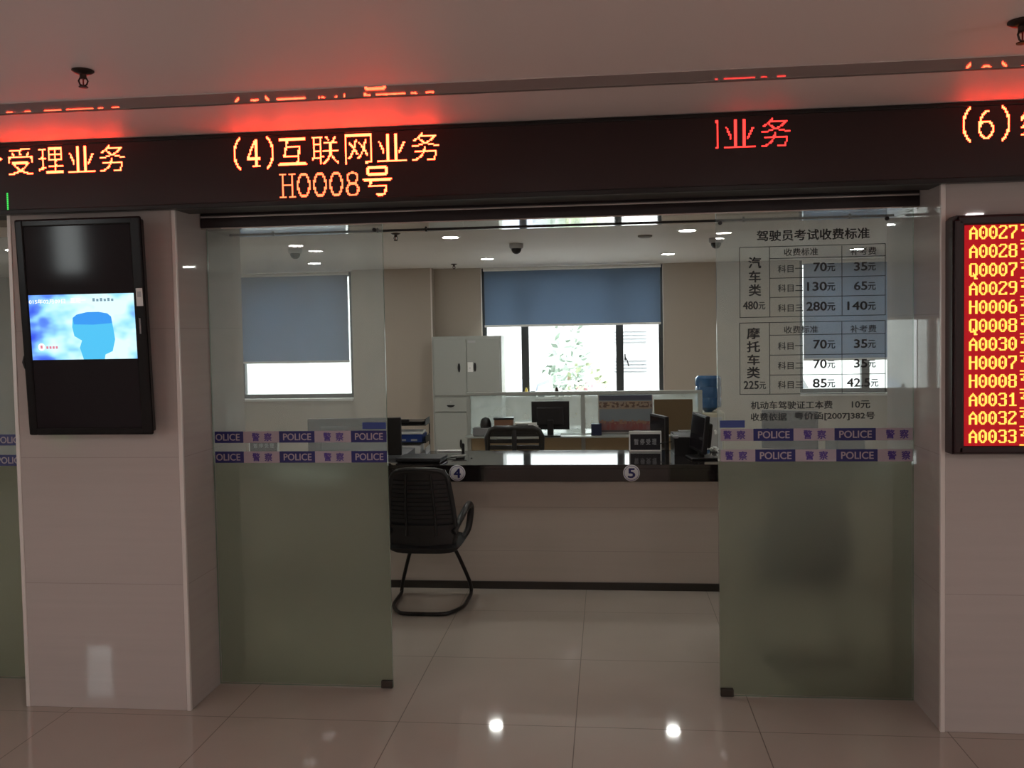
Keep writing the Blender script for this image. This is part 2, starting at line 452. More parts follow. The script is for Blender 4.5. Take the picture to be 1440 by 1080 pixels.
def glass_door(name, x0, x1, label, zt=2.281, bolts=(), blue=None, clamp=None):
    ox = (x0+x1)/2
    d = struct(empty(name, (ox, YD, 0)), label, 'door')
    p = MB(); a, b, y0, y1, z0, z1 = x0-ox, x1-ox, -.006, .006, .008, zt
    V = [(a, y0, z0), (b, y0, z0), (b, y1, z0), (a, y1, z0), (a, y0, z1), (b, y0, z1), (b, y1, z1), (a, y1, z1)]
    p.add(V, [(0, 1, 5, 4), (2, 3, 7, 6)], GLASS); p.add(V, [(1, 2, 6, 5), (3, 0, 4, 7), (0, 3, 2, 1), (4, 5, 6, 7)], EDGE)
    p.build('pane', None, d)
    boxo('frosted_film', FROST, d, a+.004, b-.004, .0065, .009, .012, 1.128)
    for bx_, bz in bolts:
        MB().lathe([(.008, -.016), (.010, -.013), (.010, -.006)], (bx_-ox, 0, bz), axis='y').build('fixing_bolt', BLACKM, d, True)
    if blue:
        boxo('blue_sticker', BLUEPL, d, blue[0]-ox, blue[1]-ox, -.0068, -.006, blue[2], blue[3])
    if clamp:
        boxo('floor_guide', mat('brown_metal_clamp', (.05, .04, .032), .4, metal=.4), d, clamp[0]-ox, clamp[1]-ox, -.014, .014, .006, .042, bev=.003)
    return d, ox
d1, ox = glass_door('door_1', -1.806, -.917, 'left glass sliding door, clear above and frosted below the police tapes', bolts=[(-.955, 2.262)], blue=(-1.039, -.921, 1.292, 1.325), clamp=(-.975, -.918))
BL = [(-1.835, -1.647, 'p'), (-1.647, -1.463, 'c'), (-1.463, -1.282, 'p'), (-1.282, -1.098, 'c'), (-1.098, -.920, 'p')]
for zc in (1.256, 1.156): police_tape(d1, -1.795, -.918, zc, BL, ox)
d2, ox2 = glass_door('door_2', .671, 1.556, 'right glass sliding door carrying the printed fee notice', bolts=[(.690, 2.245), (1.438, 2.243)], blue=(.681, .796, 1.288, 1.322), clamp=(.674, .735))
for zc, sx in ((1.254, 0), (1.156, .008)):
    police_tape(d2, .684, 1.552, zc, [(.652+sx, .835+sx, 'c'), (.835+sx, 1.018+sx, 'p'), (1.018+sx, 1.203+sx, 'c'), (1.203+sx, 1.388+sx, 'p'), (1.388+sx, 1.571+sx, 'c')], ox2)
d3, ox3 = glass_door('door_3', -3.54, -2.655, 'glass sliding door showing as a sliver beside the left pillar')
for zc in (1.248, 1.143): police_tape(d3, -3.53, -2.66, zc, [(-3.53, -3.36, 'p'), (-3.36, -3.175, 'c'), (-3.175, -2.985, 'c'), (-2.985, -2.80, 'p'), (-2.80, -2.66, 'c')], ox3)

# fee notice lettering on the right door
nb = MB(); YN = YD-.0066
def zt_(u, v): x, z = at(1000+u/3, 300+v/3, YN); return x, z
def put(sv, u0, u1, v0, v1, bold=.006):
    x0, _ = zt_(u0, (v0+v1)/2); x1, _ = zt_(u1, (v0+v1)/2); _, za = zt_((u0+u1)/2, v1); _, zb = zt_((u0+u1)/2, v0)
    text_into(nb, sv, x0, x1, za, zb, YN, NOTICE, bold)
def hline(u0, u1, vl, vr, t=.0028):
    (x0, z0), (x1, z1) = zt_(u0, vl), zt_(u1, vr); z = (z0+z1)/2
    nb.add([(x0, YN, z-t/2), (x1, YN, z-t/2), (x1, YN, z+t/2), (x0, YN, z+t/2)], [(0, 1, 2, 3)], NOTICE)
def vline(u0, v0, u1, v1, t=.0028):
    (x0, z0), (x1, z1) = zt_(u0, v0), zt_(u1, v1); x = (x0+x1)/2
    nb.add([(x-t/2, YN, z1), (x+t/2, YN, z1), (x+t/2, YN, z0), (x-t/2, YN, z0)], [(0, 1, 2, 3)], NOTICE)
put('\u9a7e\u9a76\u5458\u8003\u8bd5\u6536\u8d39\u6807\u51c6', 193, 668, 67, 112, .028)
def table(v_tl, v_tr, v_bl, v_br, rows, chars, cv, total, tv, head, data):
    hline(120, 735, v_tl, v_tr); hline(120, 735, v_bl, v_br)
    vline(121, v_tl, 121, v_bl); vline(735, v_tr, 735, v_br); vline(247, v_tl-3, 247, v_bl-2); vline(552, v_tl-8, 552, v_br+3)
    for a, b in rows: hline(247, 735, a, b)
    for ch, (u0, u1, a, b) in zip(chars, cv): put(ch, u0, u1, a, b, .03)
    put(total[:-1], tv[0], tv[0]+62, tv[1], tv[2], .03); put(total[-1], tv[0]+66, tv[0]+93, tv[1]+3, tv[2], .012)
    put('\u6536\u8d39\u6807\u51c6', 308, 451, head[0], head[1], 0.012); put('\u8865\u8003\u8d39', 588, 697, head[0]-4, head[1]-3, .012)
    for k, (nm, a, aw, b, bw, v0) in enumerate(data):
        put(nm, 282, 388, v0+9, v0+41, .010)
        put(a, aw, 487, v0, v0+36, .035); put('\u5143', 490, 523, v0+3, v0+36, .02)
        put(b, bw[0], bw[1], v0-2, v0+33, .035); put('\u5143', bw[1]+4, bw[1]+36, v0+1, v0+33, .02)
K = '\u79d1\u76ee'
table(145, 127, 440, 428, [(190, 180), (275, 262), (355, 345)], '\u6c7d\u8f66\u7c7b', [(158, 210, 185, 232), (160, 208, 243, 291), (160, 210, 300, 348)], '480\u5143', (135, 372, 405), (147, 178),
      [(K+'\u4e00', '70', 432, '35', (604, 658), 208), (K+'\u4e8c', '130', 406, '65', (604, 658), 290), (K+'\u4e09', '280', 403, '140', (576, 658), 374)])
table(463, 452, 765, 757, [(513, 508), (598, 592), (682, 677)], '\u6469\u6258\u8f66\u7c7b', [(152, 205, 483, 530), (152, 205, 540, 585), (154, 204, 596, 640), (152, 205, 648, 695)], '225\u5143', (138, 708, 741), (475, 505),
      [(K+'\u4e00', '70', 432, '35', (604, 658), 534), (K+'\u4e8c', '70', 432, '35', (604, 658), 617), (K+'\u4e09', '85', 430, '42.5', (573, 670), 698)])
put('\u673a\u52a8\u8f66\u9a7e\u9a76\u8bc1\u5de5\u672c\u8d39', 168, 512, 792, 825, .022); put('10\u5143', 594, 670, 790, 822, .022)
put('\u6536\u8d39\u4f9d\u636e', 168, 318, 843, 875, .022); put('\u7ca4\u4ef7\u51fd[2007]382\u53f7', 352, 690, 838, 873, .022)
nb.v = [(v[0]-ox2, v[1]-YD, v[2]) for v in nb.v]
tag(nb.build('notice_lettering', None, d2), 'black fee table lettered on the glass')

# sliding door operator above the opening
t = empty('sliding_door_track', (-.122, .32, 2.282), label='long dark sliding door operator box above both glass doors', cat='door track')
boxo('cover', HOUSING, t, -1.685, 1.685, -.075, .30, .006, .054, bev=.003)
boxo('upper_cover', HOUSING, t, -1.685, 1.685, -.070, .30, .064, .095)
boxo('metal_strip', ALU, t, -1.685, 1.685, -.078, .29, .054, .064, bev=.003)
boxo('polished_underside', POLISH, t, -1.684, 1.684, -.073, .298, .0, .0055)
boxo('rail', BLACKM, t, -1.66, 1.66, .20, .208, -.006, .0)
for x in (-1.42, -.87, -.62, .95, 1.45):
    MB().lathe([(.006, -.008), (.006, .004)], (x, .19, -.007), axis='y').build('hanger_wheel', BLACKM, t, True)

# ------------------------------------------------------------------ LED message board over the doors
TF = -.06
t = empty('led_message_board', (0, TF, 2.343), label='long black LED message board with glowing orange Chinese text', cat='message board')
boxo('housing', HOUSING, t, XL+.3, XR-.3, .004, .20, .0, .322)
boxo('display_face', TICKER, t, XL+.3, XR-.3, -.0, .006, .018, .306)
f = MB(); f.box(XL+.3, XR-.3, -.008, .03, .306, .3225, None, .003); f.box(XL+.3, XR-.3, -.008, .03, -.004, .018, None, .003)
f.build('frame_rail', BLACKM, t)
def rows_of(ch, n, thin=0., th=.76):
    """dot-matrix rows of one character: its outline sampled on an n x n grid"""
    vs, fs = glyph_mesh(ch, thin)
    ax = min(v[0] for v in vs); bx = max(v[0] for v in vs); az = min(v[1] for v in vs); bz = max(v[1] for v in vs)
    k = (n-(2.4 if n > 20 else 1))/max(bx-ax, bz-az); sub = 5
    pts = [((v[0]-(ax+bx)/2)*k+n/2, (v[1]-(az+bz)/2)*k+n/2) for v in vs]
    hit = [[0]*n for _ in range(n)]; seen = set()
    for f in fs:
        for q in range(1, len(f)-1):
            A, B, C = pts[f[0]], pts[f[q]], pts[f[q+1]]
            for j in range(max(0, int(min(A[1], B[1], C[1])*sub)-1), min(n*sub, int(max(A[1], B[1], C[1])*sub)+2)):
                for i in range(max(0, int(min(A[0], B[0], C[0])*sub)-1), min(n*sub, int(max(A[0], B[0], C[0])*sub)+2)):
                    if (i, j) in seen: continue
                    x, y = (i+.5)/sub, (j+.5)/sub
                    d1 = (B[0]-A[0])*(y-A[1])-(B[1]-A[1])*(x-A[0]); d2 = (C[0]-B[0])*(y-B[1])-(C[1]-B[1])*(x-B[0]); d3 = (A[0]-C[0])*(y-C[1])-(A[1]-C[1])*(x-C[0])
                    if (d1 >= 0 and d2 >= 0 and d3 >= 0) or (d1 <= 0 and d2 <= 0 and d3 <= 0): seen.add((i, j)); hit[j//sub][i//sub] += 1
    return [''.join('1' if c > th*sub*sub else '0' for c in r) for r in hit[::-1]]
def stroke_rows(lines, wd, ht, th):
    out = []
    for j in range(ht):
        r = ''
        for i in range(wd):
            p = (i+.5, ht-j-.5); d = 9
            for ln in lines:
                for (ax, ay), (bx, by) in zip(ln, ln[1:]):
                    dx, dy = bx-ax, by-ay; L2 = dx*dx+dy*dy or 1
                    q = max(0, min(1, ((p[0]-ax)*dx+(p[1]-ay)*dy)/L2)); d = min(d, math.hypot(p[0]-ax-q*dx, p[1]-ay-q*dy))
            r += '1' if d < th else '0'
        out.append(r)
    return out
def ell(cx, cy, rx, ry, a0=0, a1=360, n=24): return [(cx+rx*math.cos(R(a0+(a1-a0)*k/n)), cy+ry*math.sin(R(a0+(a1-a0)*k/n))) for k in range(n+1)]
ASCII = {
 'H': [[(2.5, 2.5), (2.5, 21.5)], [(9.5, 2.5), (9.5, 21.5)], [(2.5, 12.5), (9.5, 12.5)], [(1, 2.5), (4, 2.5)], [(8, 2.5), (11, 2.5)], [(1, 21.5), (4, 21.5)], [(8, 21.5), (11, 21.5)]],
 '0': [ell(6, 12, 4.3, 9.3)], '8': [ell(6, 16.6, 3.6, 4.6), ell(6, 7.2, 4.2, 4.9)],
 '4': [[(7.6, 2.5), (7.6, 21)], [(8.2, 2.5), (8.2, 21)], [(7.3, 21), (1.2, 8.2)], [(1.2, 8), (11, 8)], [(5.5, 2.5), (10.5, 2.5)]],
 '6': [ell(6, 8.2, 4.3, 5.7), ell(8.2, 11, 6.4, 10, 100, 185)],
 '(': [ell(11, 12, 7.6, 12.5, 118, 242)], ')': [ell(1, 12, 7.6, 12.5, -62, 62)]}
def message(s, x0, zt, pitch, m, name='led_character', skip=0, pz=None):
    mb = MB(); x = x0; z = zt-2.343
    for ch in s:
        if ch in ASCII: rows, wd = stroke_rows(ASCII[ch], 12, 24, .66), 12
        elif ch == ' ': x += 6*pitch; continue
        else: rows, wd = rows_of(ch, 24), 24
        if ch == s[0] and skip: rows = [r[skip:] for r in rows]; wd -= skip
        cells_into(mb, rows, x, z, pitch, pz or pitch, -.0012, m, 1.0)
        mb.build(name, None, t); mb = MB()
        x += (wd+(1 if wd == 24 else 0))*pitch
P = .00595
message('\u53d7\u7406\u4e1a\u52a1', -2.588, 2.651, P, LED_AMBER)
message('(4)', -1.512, 2.648, P*1.02, LED_AMBER); message('\u4e92\u8054\u7f51\u4e1a\u52a1', -1.296, 2.648, .00603, LED_AMBER)
message('H0008', -1.287, 2.489, .0062, LED_ORANGE, pz=.0053); message('\u53f7', -.912, 2.504, .0060, LED_AMBER)
message('\u95e8\u4e1a\u52a1', .628, 2.648, P, LED_RED, skip=19)
message('(6)', 1.612, 2.648, P*1.02, LED_AMBER); message('\u7efc\u5408\u4e1a\u52a1', 1.845, 2.648, P, LED_AMBER)  # last characters, out of view, added for their red light on the ceiling
g = MB()
for k in range(9): g.add([(-2.592, -.0012, .016+k*.009), (-2.584, -.0012, .016+k*.009), (-2.584, -.0012, .0235+k*.009), (-2.592, -.0012, .0235+k*.009)], [(0, 1, 2, 3)], LED_GREEN)
g.build('led_bar', None, t)
nib = MB(); nib.add([(-2.655, -.0012, .245), (-2.615, -.0012, .245), (-2.605, -.0012, .252), (-2.62, -.0012, .26), (-2.655, -.0012, .255)], [(0, 1, 2, 3, 4)], LED_AMBER); nib.build('led_character', None, t)

# ------------------------------------------------------------------ red number board on the right pillar
BX0, BX1, BZ0, BZ1 = 1.582, 2.372, 1.214, 2.203
t = empty('queue_number_board', (0, -.004, BZ0), label='wall-mounted red LED board listing queue numbers in twelve rows', cat='number board')
h = BZ1-BZ0
b = MB(); ch_ = .016
b.prism([(BX0, .0), (BX1, .0), (BX1, h), (BX0+ch_, h), (BX0, h-ch_)], 'y', -.075, -.001, BOARD)
b.build('housing', None, t)
fr = MB()
for a in ((BX0+.004, BX0+.045, 0.003, h-.018), (BX1-.045, BX1-.004, .003, h-.018)): fr.box(a[0], a[1], -.088, -.074, a[2], a[3], None, .008)
fr.box(BX0+.02, BX1-.02, -.088, -.074, h-.042, h-.003, None, .008); fr.box(BX0+.02, BX1-.02, -.088, -.074, .003, .036, None, .008)
fr.build('bezel', BOARD, t)
boxo('display_face', LED_BLOOM, t, BX0+.04, BX1-.04, -.081, -.0745, .030, h-.036)
DIGITS = {'0': [56, 108, 198, 198, 214, 214, 198, 198, 108, 56],
 '1': [24, 56, 120, 24, 24, 24, 24, 24, 24, 126],
 '2': [124, 198, 6, 12, 24, 48, 96, 192, 198, 254],
 '3': [124, 198, 6, 6, 60, 6, 6, 6, 198, 124],
 '6': [56, 96, 192, 192, 252, 198, 198, 198, 198, 124],
 '7': [254, 198, 6, 6, 12, 24, 48, 48, 48, 48],
 '8': [124, 198, 198, 198, 124, 198, 198, 198, 198, 124],
 '9': [124, 198, 198, 198, 126, 6, 6, 6, 12, 120],
 'A': [16, 56, 108, 198, 198, 254, 198, 198, 198, 198],
 'H': [198, 198, 198, 198, 254, 198, 198, 198, 198, 198],
 'Q': [124, 198, 198, 198, 198, 198, 198, 214, 222, 124, 12, 14]}
NUMS = 'A0027 A0028 Q0007 A0029 H0006 Q0008 A0030 H0007 H0008 A0031 A0032 A0033'.split()
for k, sv in enumerate(NUMS):
    mb = MB(); zt = 2.157-k*.0764-BZ0
    for i, ch in enumerate(sv):
        cells_into(mb, [bin(q)[2:].zfill(8) for q in DIGITS[ch]], 1.646+i*.0386, zt, .0048, .0055, -.0818, LED_YELLOW, 1.0)
    cells_into(mb, rows_of('\u81f3', 16, 0., .6), 1.646+5*.0386+.002, zt+.006, .0048, .0048, -.0818, LED_YELLOW, 1.0)
    mb.build('number_row', None, t)

# ------------------------------------------------------------------ television on the left pillar
t = empty('wall_television', (-2.203, -.012, 1.322), (R(2.9), 0, 0), label='black upright television on the left pillar showing a blue picture', cat='television')
hw, H = .301, .985
SCREEN = mat('dark_screen_glass', (.018, .015, .018), .08, spec=.14)
boxo('casing', BLACK, t, -hw+.01, hw-.01, -.074, -.03, .01, H-.01, bev=.008)
f = MB(); e = .043
for a in ((-hw, -hw+e, 0, H), (hw-e-.012, hw, 0, H)): f.box(a[0], a[1], -.084, -.07, a[2], a[3], None, .008)
for a in ((0, .035), (H-.035, H)): f.box(-hw+e*.8, hw-e*.8, -.084, -.07, a[0], a[1], None, .008)
f.build('bezel', mat('gloss_black_bezel', (.006, .005, .006), .2, spec=.25), t)
boxo('screen', SCREEN, t, -hw+.03, hw-.03, -.079, -.07, .03, H-.03)
boxo('wall_bracket', BLACKM, t, -.15, .15, -.035, .008, .25, .75)
def picture_mat():
    m = bpy.data.materials.new('lit_picture'); m.use_nodes = True; nt = m.node_tree; nt.nodes.clear()
    out = nt.nodes.new('ShaderNodeOutputMaterial'); em = nt.nodes.new('ShaderNodeEmission')
    oc = objcoord(nt); sp = nt.nodes.new('ShaderNodeSeparateXYZ'); nt.links.new(oc, sp.inputs[0])
    x = mathn(nt, 'MULTIPLY_ADD', sp.outputs[0], 1.0/.512, .5)      # 0..1 across
    z = mathn(nt, 'MULTIPLY', mathn(nt, 'SUBTRACT', sp.outputs[2], .348), 1/.298)
    nz = noise(nt, oc, 7.5, 2, (1, 1, 1.6))
    # bright middle, deep blue corners: distance from a point right of centre
    dx = mathn(nt, 'MULTIPLY', mathn(nt, 'SUBTRACT', x, .60), 1.0); dz = mathn(nt, 'MULTIPLY', mathn(nt, 'SUBTRACT', z, .45), .75)
    d = mathn(nt, 'SQRT', mathn(nt, 'ADD', mathn(nt, 'MULTIPLY', dx, dx), mathn(nt, 'MULTIPLY', dz, dz)))
    k = mathn(nt, 'ADD', mathn(nt, 'MULTIPLY', d, 1.15), mathn(nt, 'MULTIPLY', mathn(nt, 'SUBTRACT', nz, .5), 1.5))
    rp = nt.nodes.new('ShaderNodeValToRGB'); nt.links.new(k, rp.inputs[0])
    E_ = rp.color_ramp.elements; E_[0].position = .30; E_[0].color = (.80, 1.1, 1.15, 1); E_[1].position = 1.05; E_[1].color = (.05, .10, .85, 1)
    q = E_.new(.58); q.color = (.36, .82, 1.1, 1); q = E_.new(.78); q.color = (.13, .30, .95, 1)
    nt.links.new(rp.outputs[0], em.inputs[0]); em.inputs[1].default_value = 1.05; nt.links.new(em.outputs[0], out.inputs[0])
    return m
px0, px1, pz0, pz1 = -.258, .248, .348, .644
pic = boxo('lit_picture', picture_mat(), t, px0, px1, -.0803, -.0795, pz0, pz1)
def scr(u, v): return px0+u*(px1-px0), pz0+(1-v)*(pz1-pz0)
def face_poly(pts, y, m, nm):
    mb = MB(); mb.add([(scr(*p)[0], y, scr(*p)[1]) for p in pts], [tuple(range(len(pts)))], m); return mb.build(nm, None, pic)
HEADC = mat('screen_cyan', (0, 0, 0), .5, emit=(.075, .56, .93), estr=1.0); CAPC = mat('screen_blue', (0, 0, 0), .5, emit=(.035, .33, .92), estr=1.0)
SWHITE = mat('screen_white', (0, 0, 0), .5, emit=(1, 1, 1), estr=1.1); SRED = mat('screen_red', (0, 0, 0), .5, emit=(.85, .25, .35), estr=.9); SGREY = mat('screen_grey', (0, 0, 0), .5, emit=(.25, .4, .5), estr=.8)
face_poly([(.41, .36), (.45, .31), (.55, .275), (.66, .275), (.74, .30), (.775, .35), (.79, .55), (.80, .70), (.77, .88), (.70, .93), (.69, 1.0), (.49, 1.0), (.46, .82), (.485, .71), (.415, .64), (.40, .5)], -.0807, HEADC, 'figure_shape')
face_poly([(.41, .36), (.45, .31), (.55, .275), (.66, .275), (.74, .30), (.775, .35), (.78, .45), (.60, .47), (.42, .46)], -.0810, CAPC, 'figure_shape')
def scr_text(sv, u0, u1, v0, v1, m):
    L = MB(); (xa, za), (xb, zb) = scr(u0, v1), scr(u1, v0); text_into(L, sv, xa, xb, za, zb, -.0814, m, .03); L.build('caption_lettering', None, pic)
scr_text('015\u5e7402\u670809\u65e5', .005, .35, .065, .135, SWHITE); scr_text('\u661f\u671f\u4e00', .40, .545, .055, .13, SWHITE); L = MB()
for k in range(6):
    (xa, za), (xb, zb) = scr(.61+.035*k, .115), scr(.632+.035*k, .065+.012*(k % 2)); L.box(xa, xb, -.0814, -.0810, za, zb, SGREY)
L.build('caption_lettering', None, pic)
lg = MB(); c = scr(.095, .80)
lg.lathe([(.017, -.0815), (.017, -.0812)], (c[0], 0, c[1]), SWHITE, axis='y'); 
for uu in (.14, .17, .20, .23): lg.box(scr(uu, 0)[0], scr(uu+.02, 0)[0], -.0816, -.0812, scr(0, .83)[1], scr(0, .79)[1], SRED)
lg.box(scr(.085, 0)[0], scr(.105, 0)[0], -.0820, -.0816, scr(0, .825)[1], scr(0, .775)[1], SRED)
lg.build('logo', None, pic)
st = MB(); st.box(hw-.040, hw-.009, -.0850, -.0838, .585, .665, PAPER, .0004); st.box(hw-.034, hw-.016, -.0853, -.0849, .625, .65, LGREY); st.build('sticker', None, t)
boxo('remote_sensor', GREY, t, hw-.033, hw-.026, -.0852, -.0835, .46, .53)
MB().tube([(-hw-.0, -.04, .37), (-hw-.022, -.04, .36), (-hw-.03, -.04, .335), (-hw-.022, -.04, .31), (-hw, -.04, .30)], .008).build('power_cable', CABLE, t, True)
boxo('standby_light', mat('green_standby_led', (0, .1, 0), .5, emit=(.05, 1, .15), estr=3.0), t, -.21, -.19, -.05, -.04, -.004, .001)
# ------------------------------------------------------------------ service counter
t = empty('service_counter', (-.3, 2.35, 0), label='long service counter with a black granite top and tiled front', cat='counter')
X0, X1 = -3.0, 2.7
b = MB(); b.box(X0, X1, -.365, .36, .828, .856, GRANITE, .003, 1); b.box(X0, X1, -.365, -.345, .742, .83, GRANITE, .002, 1); b.build('worktop', None, t)
boxo('front_panel', PANEL, t, X0+.02, X1-.02, -.32, -.28, .05, .80)
boxo('plinth', PLINTH, t, X0+.02, X1-.02, -.335, -.26, 0, .05)
boxo('work_surface', mat('beige_laminate', (.5, .42, .32), .4), t, X0+.02, X1-.02, .34, .95, .70, .73)
boxo('back_panel', TAN, t, X0+.04, X1-.04, .30, .34, .05, .83)
def badge(x, z, dgt):
    p = MB().lathe([(.0, 0), (.050, 0), (.055, .003), (.055, .008)], (x+.3, -.374, z), axis='y', n=40).build('number_badge', mat('badge_white', (.74, .73, .76), .35), t, True)
    rg = MB(); n = 40; r0, r1 = .046, .049
    rg.v = [((x+.3)+r*math.cos(2*math.pi*k/n), -.3746, z+r*math.sin(2*math.pi*k/n)) for r in (r0, r1) for k in range(n)]
    rg.f = [(k, (k+1) % n, n+(k+1) % n, n+k) for k in range(n)]; rg.mi = [0]*n; rg.mats = [VIOLET]
    text_into(rg, dgt, x+.3-.022, x+.3+.022, z-.031, z+.031, -.3747, NAVY, .05)
    rg.build('number_lettering', None, p)
badge(-.865, .802, '4'); badge(.309, .801, '5')

# ------------------------------------------------------------------ visitor chairs in front of the counter
def visitor_chair(name, loc, rz, label):
    """cantilever chair; local +y is the way the sitter faces"""
    t = empty(name, loc, (0, 0, rz), label=label, cat='chair', group='black visitor chairs at the counter')
    # sled frame: rear floor bar, side runners, front legs rising and leaning back under the seat
    L = [(-.09, -.02, .395), (-.125, .10, .375), (-.15, .135, .335), (-.225, .222, .105), (-.236, .226, .05), (-.236, .215, .014), (-.236, .12, .014), (-.232, -.04, .014), (-.20, -.12, .014), (-.155, -.195, .014), (-.11, -.213, .014), (-.04, -.215, .014)]
    pts = L+[(-x, y, z) for x, y, z in L[::-1]]
    def smooth(p, it=2):
        for _ in range(it):
            q = [Vector(p[0])]
            for a, c in zip(p, p[1:]):
                a, c = Vector(a), Vector(c); q += [a*.75+c*.25, a*.25+c*.75]
            q.append(Vector(p[-1])); p = q
        return p
    MB().tube(smooth(pts, 1), .0125, n=10).build('sled_frame', BLACKM, t, True)
    # seat: padded cushion with a rounded front
    bm = bmesh.new(); bmesh.ops.create_grid(bm, x_segments=14, y_segments=14, size=.5)
    top = [v.co.copy() for v in bm.verts]; bm.free()
    s = MB(); n = 15; vs = []; fs = []
    for side in (1, -1):
        for j in range(n):
            for i in range(n):
                a, c = i/(n-1)*2-1, j/(n-1)*2-1
                rr = (abs(a)**5+abs(c)**5)**.2; ed = max(0, 1-rr**4) if rr < 1 else 0
                k = 1/max(1, (abs(a)**6+abs(c)**6)**(1/6))
                x, y = a*k*.235, c*k*.225
                drop = -.035*max(0, (c-.6)/.4)**2
                vs.append((x, y, .425+drop+(.030*ed**.5 if side > 0 else -.055*ed**.5)))
    for o in (0, n*n):
        for j in range(n-1):
            for i in range(n-1): fs.append((o+j*n+i, o+j*n+i+1, o+(j+1)*n+i+1, o+(j+1)*n+i))
    ring = [i for i in range(n)]+[j*n+n-1 for j in range(1, n)]+[(n-1)*n+i for i in range(n-2, -1, -1)]+[j*n for j in range(n-2, 0, -1)]
    for a, c in zip(ring, ring[1:]+ring[:1]): fs.append((a, c, c+n*n, a+n*n))
    s.add(vs, fs, FABRIC).build('seat', None, t, True)
    # backrest: solid lumbar shell below, curved frame with mesh slats above
    def bp(u, h):                       # u -1..1 across, h height
        wv = .165+.045*math.sin(max(0, min(1, (.93-h)/.45))*math.pi/2) - (.04*max(0, (.50-h)/.12))
        return Vector((u*wv, -.215-.10*(h-.45)+.035*(u*u)+.02*math.cos((h-.45)*6), h))
    fr = MB()
    path = [bp(-1, .42+.05*k) for k in range(10)]+[bp(-.9, .905), bp(-.6, .92), bp(0, .925), bp(.6, .92), bp(.9, .905)]+[bp(1, .87-.05*k) for k in range(10)]
    fr.tube(smooth(path, 1), .017, n=10, closed=True); fr.build('backrest_frame', BLACK, t, True)
    ms = MB(); hs = [.44, .50, .56]
    def panel(h0, h1, th, m, mb):
        nu, nh = 13, 4; vs = []; fs = []
        for sgn in (0, 1):
            for j in range(nh):
                for i in range(nu):
                    p = bp(-1+2*i/(nu-1), h0+(h1-h0)*j/(nh-1)); vs.append((p.x, p.y-th*sgn, p.z))
        N = nu*nh
        for o in (0, N):
            for j in range(nh-1):
                for i in range(nu-1): fs.append((o+j*nu+i, o+j*nu+i+1, o+(j+1)*nu+i+1, o+(j+1)*nu+i))
        for i in range(nu-1): fs += [(i, i+1, N+i+1, N+i), ((nh-1)*nu+i, (nh-1)*nu+i+1, N+(nh-1)*nu+i+1, N+(nh-1)*nu+i)]
        for j in range(nh-1): fs += [(j*nu, (j+1)*nu, N+(j+1)*nu, N+j*nu), (j*nu+nu-1, (j+1)*nu+nu-1, N+(j+1)*nu+nu-1, N+j*nu+nu-1)]
        mb.add(vs, fs, m)
    panel(.40, .57, .012, BLACK, ms); panel(.86, .92, .010, BLACK, ms)
    for k in range(10): panel(.585+k*.0275, 585e-3+k*.0275+.0225, .008, BLACK, ms)
    ms.build('backrest_slats', None, t, True)
    mf = MB(); panel(.55, .88, .003, FABRIC, mf)
    for i, v in enumerate(mf.v): mf.v[i] = (v[0]*.97, v[1]+.003, v[2])
    mf.build('backrest_mesh', None, t, True)
    for k in (-.45, .45):
        sp = MB(); sp.tube([bp(k, .5)+Vector((0, -.012, 0)), bp(k, .7)+Vector((0, -.012, 0)), bp(k, .9)+Vector((0, -.01, 0))], .008); sp.build('back_rib', BLACK, t, True)
    for sx in (-1, 1):
        a = MB(); pts = [(sx*.20, -.20, .52), (sx*.228, -.13, .585), (sx*.252, -.03, .640), (sx*.258, .08, .648), (sx*.258, .135, .615), (sx*.252, .135, .54), (sx*.24, .11, .46), (sx*.19, .08, .405)]
        q = smooth(pts); a.tube(q, [.017+.006*math.sin(math.pi*i/(len(q)-1)) for i in range(len(q))], n=10); a.build('armrest', BLACK, t, True)
    return t
c1 = visitor_chair('visitor_chair', (-1.0, 1.63, 0), 0, 'black mesh-back visitor chair partly hidden behind the left glass door')
c2 = copy_tree(c1); c2.location = (1.19, .97, 0); c2.rotation_euler = (0, 0, R(-4)); c2['label'] = 'black visitor chair blurred behind the frosted right glass door'

# office swivel chair behind the counter
t = empty('office_chair', (-.625, 3.42, 0), label='black slatted swivel chair showing just above the counter top', cat='chair')
mb = MB(); W2, z0, z1 = .225, .58, .945
prof = [(-W2, z0), (W2, z0), (W2+.005, z1-.07), (W2-.02, z1-.02), (W2-.07, z1), (-W2+.07, z1), (-W2+.02, z1-.02), (-W2-.005, z1-.07)]
fr = MB()
fr.tube([(p[0], 0, p[1]) for p in prof], .026, n=10, closed=True); fr.box(-.02, .02, -.02, .02, z0, z1-.01, None, .006); fr.build('backrest_frame', BLACK, t, True)
for k, h in enumerate((.60, .655, .71, .765, .82, .875)):
    for sx in (-1, 1): boxo('backrest_slat', BLACK, t, min(sx*.018, sx*.21), max(sx*.018, sx*.21), -.012, .010, h, h+.038, bev=.006)
boxo('headrest_panel', BLACK, t, -.19, .19, -.016, .012, .895, .935, bev=.008)
boxo('seat', FABRIC, t, -.24, .24, .02, .48, .43, .50, bev=.03)
MB().tube([(0, .01, .62), (0, .03, .50), (0, .06, .45), (0, .22, .44)], .022).build('back_bracket', BLACKM, t, True)
MB().lathe([(.028, .10), (.028, .43)], (0, .25, 0)).build('gas_column', BLACKM, t, True)
for k in range(5):
    a = 2*math.pi*k/5+.3; lg = MB().tube([(0, .25, .10), (.28*math.cos(a), .25+.28*math.sin(a), .065)], [.025, .016]).build('base_leg', BLACK, t, True)
    MB().lathe([(.03, -.012), (.03, .012)], (.28*math.cos(a), .25+.28*math.sin(a), .030), axis='x').build('caster', BLACK, lg, True)

